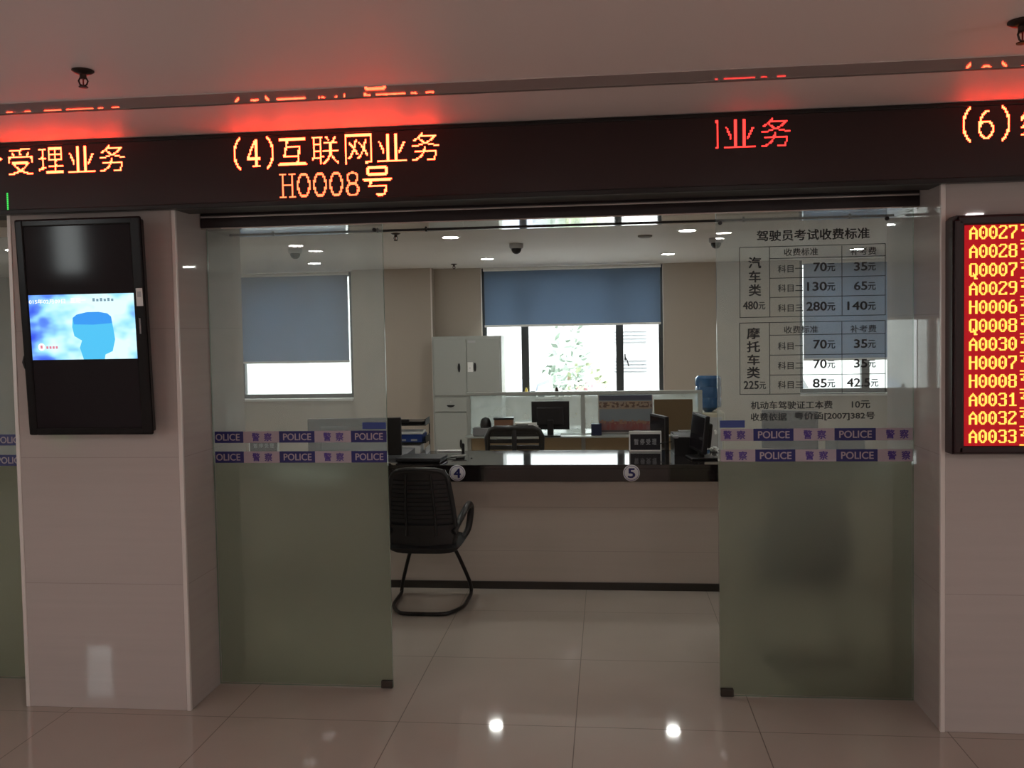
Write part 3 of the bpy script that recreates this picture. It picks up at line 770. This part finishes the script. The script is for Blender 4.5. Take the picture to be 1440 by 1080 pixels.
# ------------------------------------------------------------------ things on the counter
def desk_sign(x, y, z, w_, h_, label, sx=1.):
    t = empty('desk_sign', (x, y, z), label=label, cat='sign', group='service notice signs on the counter')
    boxo('frame', WHITE, t, -w_/2, w_/2, -.02, .02, 0, .012, bev=.003)
    f = MB(); f.box(-w_/2, w_/2, -.006, .012, h_-.024, h_, WHITE, .003); f.box(-w_/2, -w_/2+.009, -.006, .012, .01, h_-.01, WHITE); f.box(w_/2-.009, w_/2, -.006, .012, .01, h_-.01, WHITE); f.build('frame', None, t)
    p = boxo('plate', mat('dark_sign_plate', (.012, .011, .018), .4), t, -w_/2+.006, w_/2-.006, -.003, .008, .010, h_-.02)
    L = MB(); q = MB()
    for i, ch in enumerate('\u6682\u505c\u53d7\u7406'):
        text_into(L, ch, -w_*.34+i*w_*.185, -w_*.34+i*w_*.185+w_*.13, h_*.33, h_*.62, -.0036, mat('sign_grey', (.33, .33, .35), .5), .03)
    L.build('lettering', None, p)
    return t
desk_sign(.428, 2.62, .856, .236, .152, 'small black desk sign in a silver frame beside badge number five')
desk_sign(-2.48, 2.62, .856, .236, .118, 'small desk sign glimpsed between the tapes on the left glass door')

def monitor(name, loc, rz, w_, h_, label, foot=.10, tilt=0., deep=.045, m1=BLACK):
    """screen faces local -y"""
    t = empty(name, loc, (0, 0, rz), label=label, cat='monitor')
    Mx = Matrix.Translation((0, 0, foot)) @ Matrix.Rotation(tilt, 4, 'X')
    mb = MB(); mb.box(-w_/2, w_/2, -.012, .02, 0, h_, m1, .006, mx=Mx); mb.box(-w_*.36, w_*.36, .018, deep, h_*.15, h_*.8, m1, .012, mx=Mx); mb.build('casing', None, t)
    MB().box(-w_/2+.016, w_/2-.016, -.0135, -.0118, .02, h_-.016, mx=Mx).build('screen', SCREEN, t)
    boxo('neck', m1, t, -.03, .03, .012, .045, .01, foot+h_*.35, bev=.005)
    boxo('stand_base', m1, t, -.10, .10, -.06, .12, 0, .014, bev=.005)
    return t
# left: its back turned to the door, right edge in the opening
t = monitor('counter_monitor', (-1.615, 2.13, .8575), R(184), .66, .265, 'black monitor standing at the counter edge behind the left glass door', foot=.045)
MB().box(-.385, -.32, -.03, -.0, .275, .295, None, .005).build('webcam_arm', BLACK, t)
t = monitor('service_monitor', (.768, 2.27, .856), R(-81), .36, .26, 'black monitor turned side-on at the right end of the counter', foot=.05, deep=.06, tilt=R(-6))
monitor('desk_monitor', (.548, 2.97, .731), R(-70), .30, .26, 'thin monitor seen edge-on behind the small desk sign', foot=.10, deep=.03)
monitor('far_monitor', (1.55, 3.05, .731), R(-20), .42, .30, 'monitor glimpsed between the tapes on the right glass door', foot=.08)

t = empty('receipt_printer', (.70, 2.54, .856), (0, 0, R(4)), label='black box printer on the counter beside the side-on monitor', cat='printer')
b = MB(); b.prism([(-.09, 0), (.10, 0), (.10, .145), (-.045, .155), (-.09, .125)], 'x', -.08, .085, BLACK); b.build('body', None, t)
boxo('paper_tray', LGREY, t, -.083, -.05, -.10, .08, .118, .137, bev=.004)
boxo('lid', DKGREY, t, -.03, .075, -.03, .085, .1475, .158, bev=.004)
MB().tube([(-.08, .02, .08), (-.12, .03, .075), (-.16, .02, .07), (-.19, .03, .05)], .003).build('cable', CABLE, t, True)

def crumple(name, loc, r, m, label, cat):
    bm = bmesh.new(); bmesh.ops.create_icosphere(bm, subdivisions=3, radius=r)
    for v in bm.verts:
        k = .75+.5*random.random(); v.co *= k; v.co.z = max(v.co.z*.7, -r*.45)
    mb = MB(); mb.bm(bm, m); o = mb.build(name); o.location = Vector(loc)+Vector((0, 0, r*.45)); return tag(o, label, cat)
crumple('crumpled_tissue', (.925, 2.60, .856), .032, PAPER, 'crumpled white tissue on the counter by the right glass door', 'tissue')

# left clutter
t = empty('document_rack', (-1.305, 2.60, .856), (0, 0, R(3)), label='stacked tray of papers and blue boxes on the counter by the cabinet', cat='document tray')
for k, (z, m_) in enumerate(((.0, LGREY), (.085, BLACK), (.215, BLACK))):
    b = MB(); b.box(-.115, .115, -.11, .10, z, z+.006, m_, .002, 1); b.box(-.115, -.109, -.11, .10, z, z+.05, m_); b.box(.109, .115, -.11, .10, z, z+.05, m_); b.build('tray', None, t)
for sx in (-.112, .112):
    boxo('post', BLACKM, t, sx-.004, sx+.004, .09, .098, 0, .24)
def put_on(name, loc, dims, m, label, cat, rz=0, bev=.002, group=None):
    a, b_, c = dims; o = MB().box(-a/2, a/2, -b_/2, b_/2, 0, c, m, bev, 1).build(name); o.location = loc; o.rotation_euler = (0, 0, rz); return tag(o, label, cat, group)
t = put_on('blue_card_box', (-1.308, 2.588, .9475), (.19, .18, .058), BLUEPL, 'blue printed card box in the middle tray of the document stack', 'box')
for a in (-.075, .01):
    boxo('pale_print', LGREY, t, a, a+.047, -.0908, -.0898, .010, .024)
put_on('paper_stack', (-1.31, 2.59, 1.007), (.185, .19, .018), PAPER, 'thin stack of white papers lying on the blue card box', 'paper', R(4))
put_on('document_folder', (-1.30, 2.60, 1.079), (.19, .18, .022), BLACKM, 'dark folder lying in the top tray of the document stack', 'folder', R(-3))
put_on('white_paper_bundle', (-1.32, 2.59, .8625), (.17, .19, .06), PAPER, 'bundle of white papers in the bottom tray of the document stack', 'paper', R(2))
t = empty('desk_phone', (-1.345, 2.365, .857), (0, 0, R(-15)), label='grey desk telephone in front of the document stack', cat='telephone')
b = MB(); b.prism([(-.08, 0), (.08, 0), (.08, .06), (-.08, .025)], 'x', -.075, .075, GREY); b.build('body', None, t)
MB().tube([(-.055, -.075, .05), (-.055, -.04, .068), (-.055, .04, .08), (-.055, .085, .07)], .017).build('handset', BLACK, t, True)
t = empty('laptop', (-1.15, 2.185, .856), (0, 0, R(-4)), label='closed dark laptop lying flat on the left of the counter', cat='laptop')
boxo('base', BLACK, t, -.16, .16, -.11, .11, .006, .022, bev=.004); boxo('lid', DKGREY, t, -.16, .16, -.11, .11, .023, .034, bev=.004)
for x in (-.14, .14): boxo('foot', BLACK, t, x-.01, x+.01, -.09, .09, 0, .006)
t = empty('signature_pen', (-.90, 2.30, .856), (0, 0, R(20)), label='small pen on a holder beside the laptop on the counter', cat='pen')
boxo('holder', BLACK, t, -.03, .03, -.02, .02, 0, .012, bev=.004); MB().tube([(-.06, 0, .018), (.05, .01, .02)], .005).build('pen', ALU, t, True)
MB().tube([(-.02, .0, .012), (-.07, .01, .006), (-.10, -.01, .005), (-.13, .0, .005)], .003).build('cord', CABLE, t, True)
put_on('white_card', (-1.04, 2.66, .856), (.19, .05, .010), PAPER, 'strip of white paper at the back edge of the counter near badge four', 'paper', R(2))
put_on('black_stamp', (-.935, 2.66, .856), (.022, .022, .062), BLACK, 'small black upright stamp at the back edge of the counter', 'stamp', 0, .005)
put_on('counter_cable_hole', (-.815, 2.30, .856), (.014, .014, .004), BLACK, 'tiny black cap on the counter in front of the swivel chair', 'cap')
put_on('till_box', (1.78, 2.35, .856), (.20, .2, .16), DKGREY, 'dark box on the counter glimpsed between the tapes of the right door', 'box', R(10), .01)

# ------------------------------------------------------------------ steel cabinet
t = empty('steel_cabinet', (-1.499, 6.60, 0), label='grey steel filing cabinet with oval black handles beside the window', cat='cabinet')
hw, H = .415, 1.707
boxo('body', STEEL, t, -hw, hw, -.17, .20, .0, H, bev=.004)
def oval(par, x, z, w_, h_, nm='handle'):
    n = 20; mb = MB(); pr_ = [(x+w_*math.cos(2*math.pi*k/n), z+h_*math.sin(2*math.pi*k/n)) for k in range(n)]
    mb.prism(pr_, 'y', -.196, -.188, BLACK); return mb.build(nm, None, par)
def door(nm, x0, x1, z0, z1): return boxo(nm, STEELD, t, x0, x1, -.188, -.172, z0, z1, bev=.003)
dl = door('door', -hw+.022, -.004, 1.01, H-.035); dr = door('door', .004, hw-.022, 1.01, H-.035)
oval(dl, -.09, 1.335, .015, .054); oval(dr, .10, 1.34, .015, .054)
lk = MB(); lk.box(.012, .075, -.1905, -.187, 1.285, 1.40, WHITE, .001); lk.lathe([(.009, -.194), (.009, -.19)], (.04, 0, 1.33), ALU, axis='y'); lk.build('lock_plate', None, dr)
boxo('label_holder', LGREY, dr, .02, .11, -.1915, -.187, 1.63, 1.655)
for x0, x1 in ((-hw+.022, -.004), (.004, hw-.022)):
    dw = boxo('drawer', STEELD, t, x0, x1, -.188, -.172, .815, .978, bev=.003)
    xm = (x0+x1)/2; n = 14
    MB().prism([(xm+.048*math.cos(math.pi+math.pi*k/n), 0.893+.026*math.sin(math.pi+math.pi*k/n)) for k in range(n+1)], 'y', -.196, -.188, BLACK).build('handle', None, dw)
    MB().lathe([(.006, -.193), (.006, -.188)], (xm, 0, .93), axis='y').build('lock', ALU, dw)
l1 = door('door', -hw+.022, -.004, .08, .80); l2 = door('door', .004, hw-.022, .08, .80)
oval(l1, -.085, .43, .015, .054); oval(l2, .095, .43, .015, .054)

# ------------------------------------------------------------------ desk partition with its glass
PY = 4.70
t = empty('office_partition', (-.084, PY, 0), label='low white-framed desk partition with glass above tan boards', cat='partition')
f = MB()
for x in (-1.125, .0, 1.125): f.box(x-.02, x+.02, -.02, .02, 0, 1.13, STEEL, .002, 1)
f.box(-1.145, 1.145, -.025, .025, 1.13, 1.16, STEEL, .003, 1); f.box(-1.145, 1.145, -.022, .022, .725, .75, STEEL, .002, 1); f.box(-1.145, 1.145, -.022, .022, .56, .58, STEEL, .002, 1)
f.build('frame', None, t)
for x0, x1 in ((-1.105, -.02), (.02, 1.105)):
    boxo('pane', PGLASS, t, x0, x1, -.004, .004, .75, 1.13)
    boxo('tan_board', TAN, t, x0, x1, -.010, .010, .58, .725); boxo('tan_board', TAN, t, x0, x1, -.010, .010, .05, .56)
boxo('ledge', STEEL, t, -1.145, 1.145, -.20, -.022, .728, .742, bev=.002)
# group picture and cardboard against the partition
def poster_mat():
    m = mat('group_picture_print', (.2, .23, .27), .3); nt = m.node_tree; oc = objcoord(nt)
    sp = nt.nodes.new('ShaderNodeSeparateXYZ'); nt.links.new(oc, sp.inputs[0]); z = sp.outputs[2]
    def band(a, b): return mathn(nt, 'MULTIPLY', mathn(nt, 'GREATER_THAN', z, a), mathn(nt, 'LESS_THAN', z, b))
    n1 = noise(nt, oc, 34, 2); n2 = noise(nt, oc, 22, 2, (1, 1, .4)); nb_ = mathn(nt, 'GREATER_THAN', n1, .52)
    base = mixcol(nt, noise(nt, oc, 4, 2), (.17, .19, .21), (.22, .25, .28))
    c = mixcol(nt, mathn(nt, 'MULTIPLY', band(.235, .31), mathn(nt, 'MULTIPLY_ADD', n2, 1.2, .1)), base, (.34, .23, .15))
    c = mixcol(nt, mathn(nt, 'MULTIPLY', band(.25, .30), nb_), c, (.12, .07, .05))
    c = mixcol(nt, mathn(nt, 'MULTIPLY', band(.03, .115), mathn(nt, 'MULTIPLY_ADD', n2, 1.3, .2)), c, (.25, .075, .07))
    c = mixcol(nt, mathn(nt, 'MULTIPLY', band(.09, .13), nb_), c, (.30, .17, .12))
    c = mixcol(nt, band(.32, .40), c, (.08, .085, .12)); c = mixcol(nt, band(-.01, .03), c, (.10, .085, .09))
    nt.links.new(c, nt.nodes['Principled BSDF'].inputs['Base Color']); return m
t = empty('group_picture', (.327, 4.672, .752), label='blue-grey framed picture with rows of people on the partition', cat='picture')
boxo('print', poster_mat(), t, -.255, .255, -.006, .006, .006, .368); 
f = MB(); f.box(-.262, .262, -.010, .008, -.0, .010); f.box(-.262, -.254, -.010, .008, 0, .372); f.box(.254, .262, -.010, .008, 0, .372); f.build('frame', ALU, t)
t = put_on('cardboard_sheet', (.785, 4.64, .742), (.365, .012, .335), CARD, 'brown cardboard sheet leaning on the right bay of the partition', 'cardboard'); t.rotation_euler = (R(-6), 0, 0)
t = put_on('grey_box', (-1.05, 4.60, .742), (.19, .14, .085), GREY, 'grey box at the left end of the partition ledge', 'box', R(-6), .008)
t = empty('round_black_cap', (-1.03, 4.60, .828), label='round black cap lying on the grey box by the partition', cat='cap')
MB().lathe([(.055, 0), (.055, .03), (.05, .06), (.035, .085), (.0, .098)], (0, 0, 0), n=20).build('crown', BLACK, t, True)
boxo('brim', BLACK, t, -.04, .04, -.068, -.03, 0, .008, bev=.003)
put_on('paper_pile', (-.85, 4.595, .742), (.19, .14, .055), LGREY, 'pale pile of papers under the brown box on the ledge', 'paper', R(2))
put_on('teal_folder', (-.85, 4.595, .7975), (.17, .14, .03), TEAL, 'dark teal folder between the papers and the brown box', 'folder', R(-4), .004)
put_on('brown_box', (-.85, 4.595, .828), (.18, .14, .075), BROWNB, 'brown box on top of the papers at the partition', 'box', R(2), .003)
t = put_on('black_folder', (-.85, 4.595, .9035), (.20, .14, .018), BLACK, 'black folder lying on the brown box', 'folder', R(4), .002)
t = empty('white_carton', (-.628, 4.60, .742), (0, 0, R(2)), label='white carton with a black printed panel beside the monitor', cat='box')
boxo('carton', WHITE, t, -.115, .115, -.05, .05, 0, .13, bev=.002); boxo('printed_panel', BLACK, t, -.10, .015, -.0508, -.0498, .06, .115); boxo('pink_strip', mat('pink_print', (.5, .36, .30), .5), t, -.11, .11, -.0508, -.0498, .012, .04)
# desk beyond the partition
t = empty('office_desk', (-.08, 5.02, 0), label='white desk behind the glass partition', cat='desk')
boxo('desktop', WHITE, t, -1.1, 1.1, -.28, .28, .70, .728, bev=.003)
for x in (-1.06, 1.06): boxo('panel_leg', WHITE, t, x-.015, x+.015, -.26, .26, 0, .70)
t = monitor('partition_monitor', (-.395, 4.585, .742), R(180), .365, .275, 'black monitor with its back to the doors, before the partition glass', foot=.06, deep=.04)
put_on('navy_box', (.045, 4.615, .742), (.10, .10, .11), mat('navy_card', (.012, .016, .05), .5), 'navy box on the ledge beside the middle post of the partition', 'box')
put_on('white_file_box', (-.18, 5.0, .728), (.16, .2, .05), PAPER, 'low white papers between the monitor and the navy box', 'paper')

# window sill bits
def sill_item(nm, x, r, h, m, label, cat):
    o = MB().lathe([(r*.9, 0), (r, h*.1), (r, h*.7), (r*.6, h*.9), (r*.5, h)], (0, 0, 0), n=14).build(nm, m, None, True); o.location = (.16+(x-.16)*1.115, 6.80, .957); return tag(o, label, cat)
sill_item('yellow_bottle', -.728, .018, .108, YELLOW, 'tiny yellow bottle on the window sill by the left mullion', 'bottle')
o = put_on('black_puncher', (-.749, 6.80, .957), (.06, .05, .068), BLACK, 'small black block on the sill against the left mullion', 'stationery', 0, .006)
o = put_on('black_stapler', (-.648, 6.80, .957), (.085, .04, .06), BLACK, 'flat black stapler on the sill right of the left mullion', 'stationery', 0, .006)
sill_item('brown_bottle', -.395, .025, .112, mat('dark_brown_glass', (.03, .012, .01), .2), 'dark brown bottle on the middle of the window sill', 'bottle')

# water dispenser
t = empty('water_dispenser', (1.20, 5.42, 0), label='cream water dispenser with a blue bottle right of the partition', cat='water dispenser')
boxo('body', CREAM, t, -.15, .15, -.15, .15, .0, .885, bev=.012)
bt = MB(); bt.lathe([(.03, .85), (.045, .89), (.128, .935), (.135, .96), (.135, 1.03), (.129, 1.04), (.135, 1.05), (.135, 1.14), (.129, 1.15), (.135, 1.16), (.135, 1.235), (.11, 1.262), (.0, 1.268)], (0, 0, 0), n=28); bt.build('bottle', WBLUE, t, True)
boxo('front_panel', LGREY, t, -.12, .12, -.158, -.148, .50, .84, bev=.003)
for x in (-.05, .05): MB().tube([(x, -.15, .70), (x, -.19, .70), (x, -.19, .67)], .012).build('tap', WHITE, t, True)

# ------------------------------------------------------------------ ceiling fittings
def downlight(x, y, z, label, m, group, r=.064):
    t = empty('ceiling_downlight', (x, y, z), label=label, cat='ceiling light', group=group)
    MB().lathe([(r+.018, 0), (r+.018, -.004), (r+.012, -.010), (r, -.010), (r, -.0)], (0, 0, 0), n=28).build('trim_ring', WHITE, t, True)
    MB().lathe([(0, -.010), (r, -.010), (r, -.004)], (0, 0, 0), n=28).build('diffuser', m, t)
    return t
OG = 'round downlights in the office ceiling'
for x, nm in ((-4.91, 'beyond the far left glass door'), (-3.0, 'behind the left glass door'), (-1.1, 'left of the dome camera'), (.805, 'right of the smoke detector'), (2.71, 'behind the right glass door')):
    for y, rw in ((1.6, 'row nearest the glass doors'), (3.24, 'middle row'), (5.46, 'window row')):
        downlight(x, y, 2.54, f'office downlight of the {rw}, {nm}', LAMP_O, OG)
HG = 'round downlights in the hall ceiling'
for x, y, lb in ((-2.95, -4.15, 'left nearer pair'), (-2.95, -4.75, 'left farther pair'), (1.28, -4.1, 'right nearer pair'), (1.28, -4.6, 'right farther pair')):
    downlight(x, y, 2.6655, f'hall downlight mirrored in the glass and screen, {lb}', LAMP_H, HG, .07)
for x in (-4.6, -.38, 3.2):  # the outer two are added to light the hall
    downlight(x, -3.8, 2.6655, 'hall downlight above the floor in front of the doors, '+{-4.6: 'left, added for light', -.38: 'middle', 3.2: 'right, added for light'}[x], LAMP_H, HG, .07)

def sprinkler(x, y, z, k, label):
    t = empty('ceiling_sprinkler', (x, y, z), (0, 0, R(20)), label=label, cat='sprinkler', group='ceiling sprinklers')
    MB().lathe([(.042*k, 0), (.042*k, -.004*k), (.030*k, -.012*k), (.016*k, -.016*k)], (0, 0, 0), n=20).build('escutcheon', STAINL, t, True)
    b = MB(); b.lathe([(.013*k, -.008*k), (.013*k, -.03*k), (.009*k, -.034*k)], (0, 0, 0), n=12)
    for s_ in (-1, 1): b.tube([(s_*.011*k, 0, -.03*k), (s_*.017*k, 0, -.042*k), (s_*.012*k, 0, -.056*k), (0, 0, -.062*k)], .0035*k, n=6)
    b.build('body', STAINL, t, True)
    MB().lathe([(.004*k, -.060*k), (.018*k, -.064*k), (.018*k, -.067*k), (0, -.068*k)], (0, 0, 0), n=12).build('deflector', STAINL, t)
    MB().tube([(0, 0, -.034*k), (0, 0, -.06*k)], .003*k, n=6).build('glass_bulb', mat('red_bulb', (.3, .02, .02), .2), t)
sprinkler(-1.59, -1.05, 2.6655, .85, 'brass sprinkler under the hall ceiling above the television pillar')
sprinkler(1.418, -1.062, 2.6655, 1.0, 'brass sprinkler in the red glow at the right edge of the hall ceiling')
sprinkler(-1.474, 2.9, 2.54, .9, 'small sprinkler under the office ceiling beside the left door edge')
sprinkler(-1.575, 6.12, 2.54, .9, 'small sprinkler under the office ceiling above the steel cabinet')
def dome(x, y, label):
    t = empty('dome_camera', (x, y, 2.54), label=label, cat='security camera', group='dome cameras on the office ceiling')
    MB().lathe([(.062, 0), (.062, -.03), (.055, -.042)], (0, 0, 0), n=24).build('housing', LGREY, t, True)
    MB().lathe([(.046, -.042), (.043, -.062), (.032, -.080), (.015, -.090), (0, -.092)], (0, 0, 0), n=20).build('dome', BLACK, t, True)
dome(-.64, 4.01, 'dome camera on the office ceiling near the middle of the opening')
dome(1.12, 4.0, 'dome camera on the office ceiling at the edge of the right door')
dome(-2.65, 3.9, 'dome camera on the office ceiling blurred behind the left door')
t = empty('smoke_detector', (.487, 3.6, 2.54), label='flat round smoke detector on the office ceiling', cat='smoke detector')
MB().lathe([(.06, 0), (.06, -.012), (.045, -.02), (0, -.022)], (0, 0, 0), n=24).build('body', mat('detector_grey', (.30, .27, .25), .6), t, True)

# ------------------------------------------------------------------ potted palm at the hall window (mirrored in the pillar)
t = empty('potted_palm', (-5.85, -5.2, 0), label='potted palm at the hall window, seen mirrored in the tiles', cat='plant')
MB().lathe([(.13, 0), (.17, .30), (.18, .34), (.16, .34), (.15, .30), (0, .30)], (0, 0, 0), n=24).build('pot', mat('clay_pot', (.22, .10, .06), .6), t, True)
MB().tube([(0, 0, .30), (.02, .02, .9), (-.02, 0, 1.5)], [.03, .025, .02]).build('stem', mat('palm_stem', (.10, .07, .04), .8), t, True)
lf = MB()
for k in range(9):
    a = 2*math.pi*k/9+random.random()*.3; b0 = Vector((-.02, 0, 1.1+.5*random.random())); el_ = .2+random.random()*.7
    tip = b0+Vector((math.cos(a)*.42, math.sin(a)*.42, math.sin(el_)*.35+.05))
    for q in range(7):
        an = a+(q-3)*.28; e_ = tip+Vector((math.cos(an)*.22, math.sin(an)*.22, -.05*abs(q-3)+.03)); sd = Vector((-math.sin(an), math.cos(an), 0))*.018
        md = (tip+e_)/2
        lf.add([tip, md+sd, e_, md-sd, md+Vector((0, 0, .006))], [(0, 1, 4), (1, 2, 4), (2, 3, 4), (3, 0, 4)])
    lf.tube([b0, (b0+tip)/2+Vector((0, 0, .05)), tip], .006, n=6)
lf.build('foliage', mat('palm_leaf', (.03, .07, .025), .5), t)

# ------------------------------------------------------------------ outside the office windows
GRND = mat('bright_paving', (.26, .26, .255), .9); GZ = -.75
struct(boxo('ground_outside', GRND, None, -45, 45, 7.2, 45, GZ-.15, GZ), 'pale paving outside the office windows', 'ground')
struct(boxo('wall_outside', mat('far_render', (.30, .30, .30), .9), None, -45, 45, 34, 34.3, GZ, 8.5), 'long pale wall added far outside to dim the low sky', 'wall')  # added to cover the low sky and soften its reflection in the tiles
bl = empty('white_building', (1.1, 22, GZ), label='white building with grey louvred windows beyond the right window pane', cat='building')
boxo('wall', mat('white_render', (.34, .34, .34), .9), bl, -1.2, 6, 0, 5, 0, 6)
for z in (1.25, 2.1):
    for x in (-.75, .6, 2.0):
        wn = boxo('window', mat('louvre_grey', (.17, .175, .18), .7), bl, x, x+.95, -.06, .02, z, z+.4)
        lv = MB()
        for k in range(4): lv.box(x, x+.95, -.12, -.05, z+.04+k*.1, z+.07+k*.1)
        lv.build('louvre', mat('louvre_pale', (.26, .26, .27), .7), wn)
def shrub(nm, loc, r, h, m, n, seed, label, cat, leaf=.12):
    rd = random.Random(seed); t = empty(nm, loc, label=label, cat=cat); mb = MB()
    for _ in range(n):
        v = Vector((rd.gauss(0, 1), rd.gauss(0, 1), rd.gauss(0, 1))).normalized()*(rd.random()**.4)
        c_ = Vector((v.x*r, v.y*r, h*.55+v.z*h*.45)); d_ = Vector((rd.gauss(0, 1), rd.gauss(0, 1), rd.gauss(0, .6))).normalized()*leaf; e_ = d_.orthogonal().normalized()*leaf*.4
        mb.add([c_-d_, c_+e_, c_+d_, c_-e_], [(0, 1, 2, 3)])
    mb.build('foliage', m, t)
    MB().tube([(0, 0, 0), (0, 0, h*.6)], [.06, .03]).build('stem', mat('bark', (.2, .15, .1), .9), t)
    return t
shrub('garden_tree', (-.62, 14, GZ), .5, 2.75, mat('pale_leaf', (.15, .19, .155), .8), 260, 1, 'pale green young tree outside the middle window pane', 'tree', .13)
shrub('garden_shrub', (-.15, 12, GZ), .55, 2.05, mat('yellow_leaf', (.17, .20, .12), .8), 260, 2, 'low yellow-green shrub outside the middle window', 'shrub', .10)
shrub('flowering_shrub', (-.20, 10, GZ), .42, 1.72, mat('pink_flower', (.24, .115, .14), .8), 420, 3, 'pink flowering shrub low in the middle window pane', 'shrub', .06)
def car(loc, rz, m, label):
    t = empty('parked_car', loc, (0, 0, rz), label=label, cat='car')
    pf = [(-2.1, .35), (-2.1, .75), (-1.95, .88), (-1.3, .95), (-.75, 1.38), (.75, 1.40), (1.45, .98), (2.0, .9), (2.12, .7), (2.12, .35)]
    MB().prism(pf, 'y', -.8, .8, m).build('body', None, t)
    gl = mat('car_glass', (.10, .12, .14), .1)
    MB().prism([(-1.12, .98), (-.70, 1.32), (.70, 1.33), (1.22, .99)], 'y', -.81, .81, gl).build('side_window', None, t)
    for x in (-1.3, 1.3):
        for y in (-.72, .72): MB().lathe([(.33, -.10), (.33, .10)], (x, y, .33), axis='y', n=20).build('wheel', BLACK, t)
car((-2.05, 15.5, GZ), R(84), mat('car_blue_paint', (.10, .115, .15), .4), 'pale blue parked car low in the left pane of the middle window')
car((4.9, 16.0, GZ), R(-80), mat('car_silver_paint', (.14, .14, .145), .4), 'silver parked car outside the right office window')
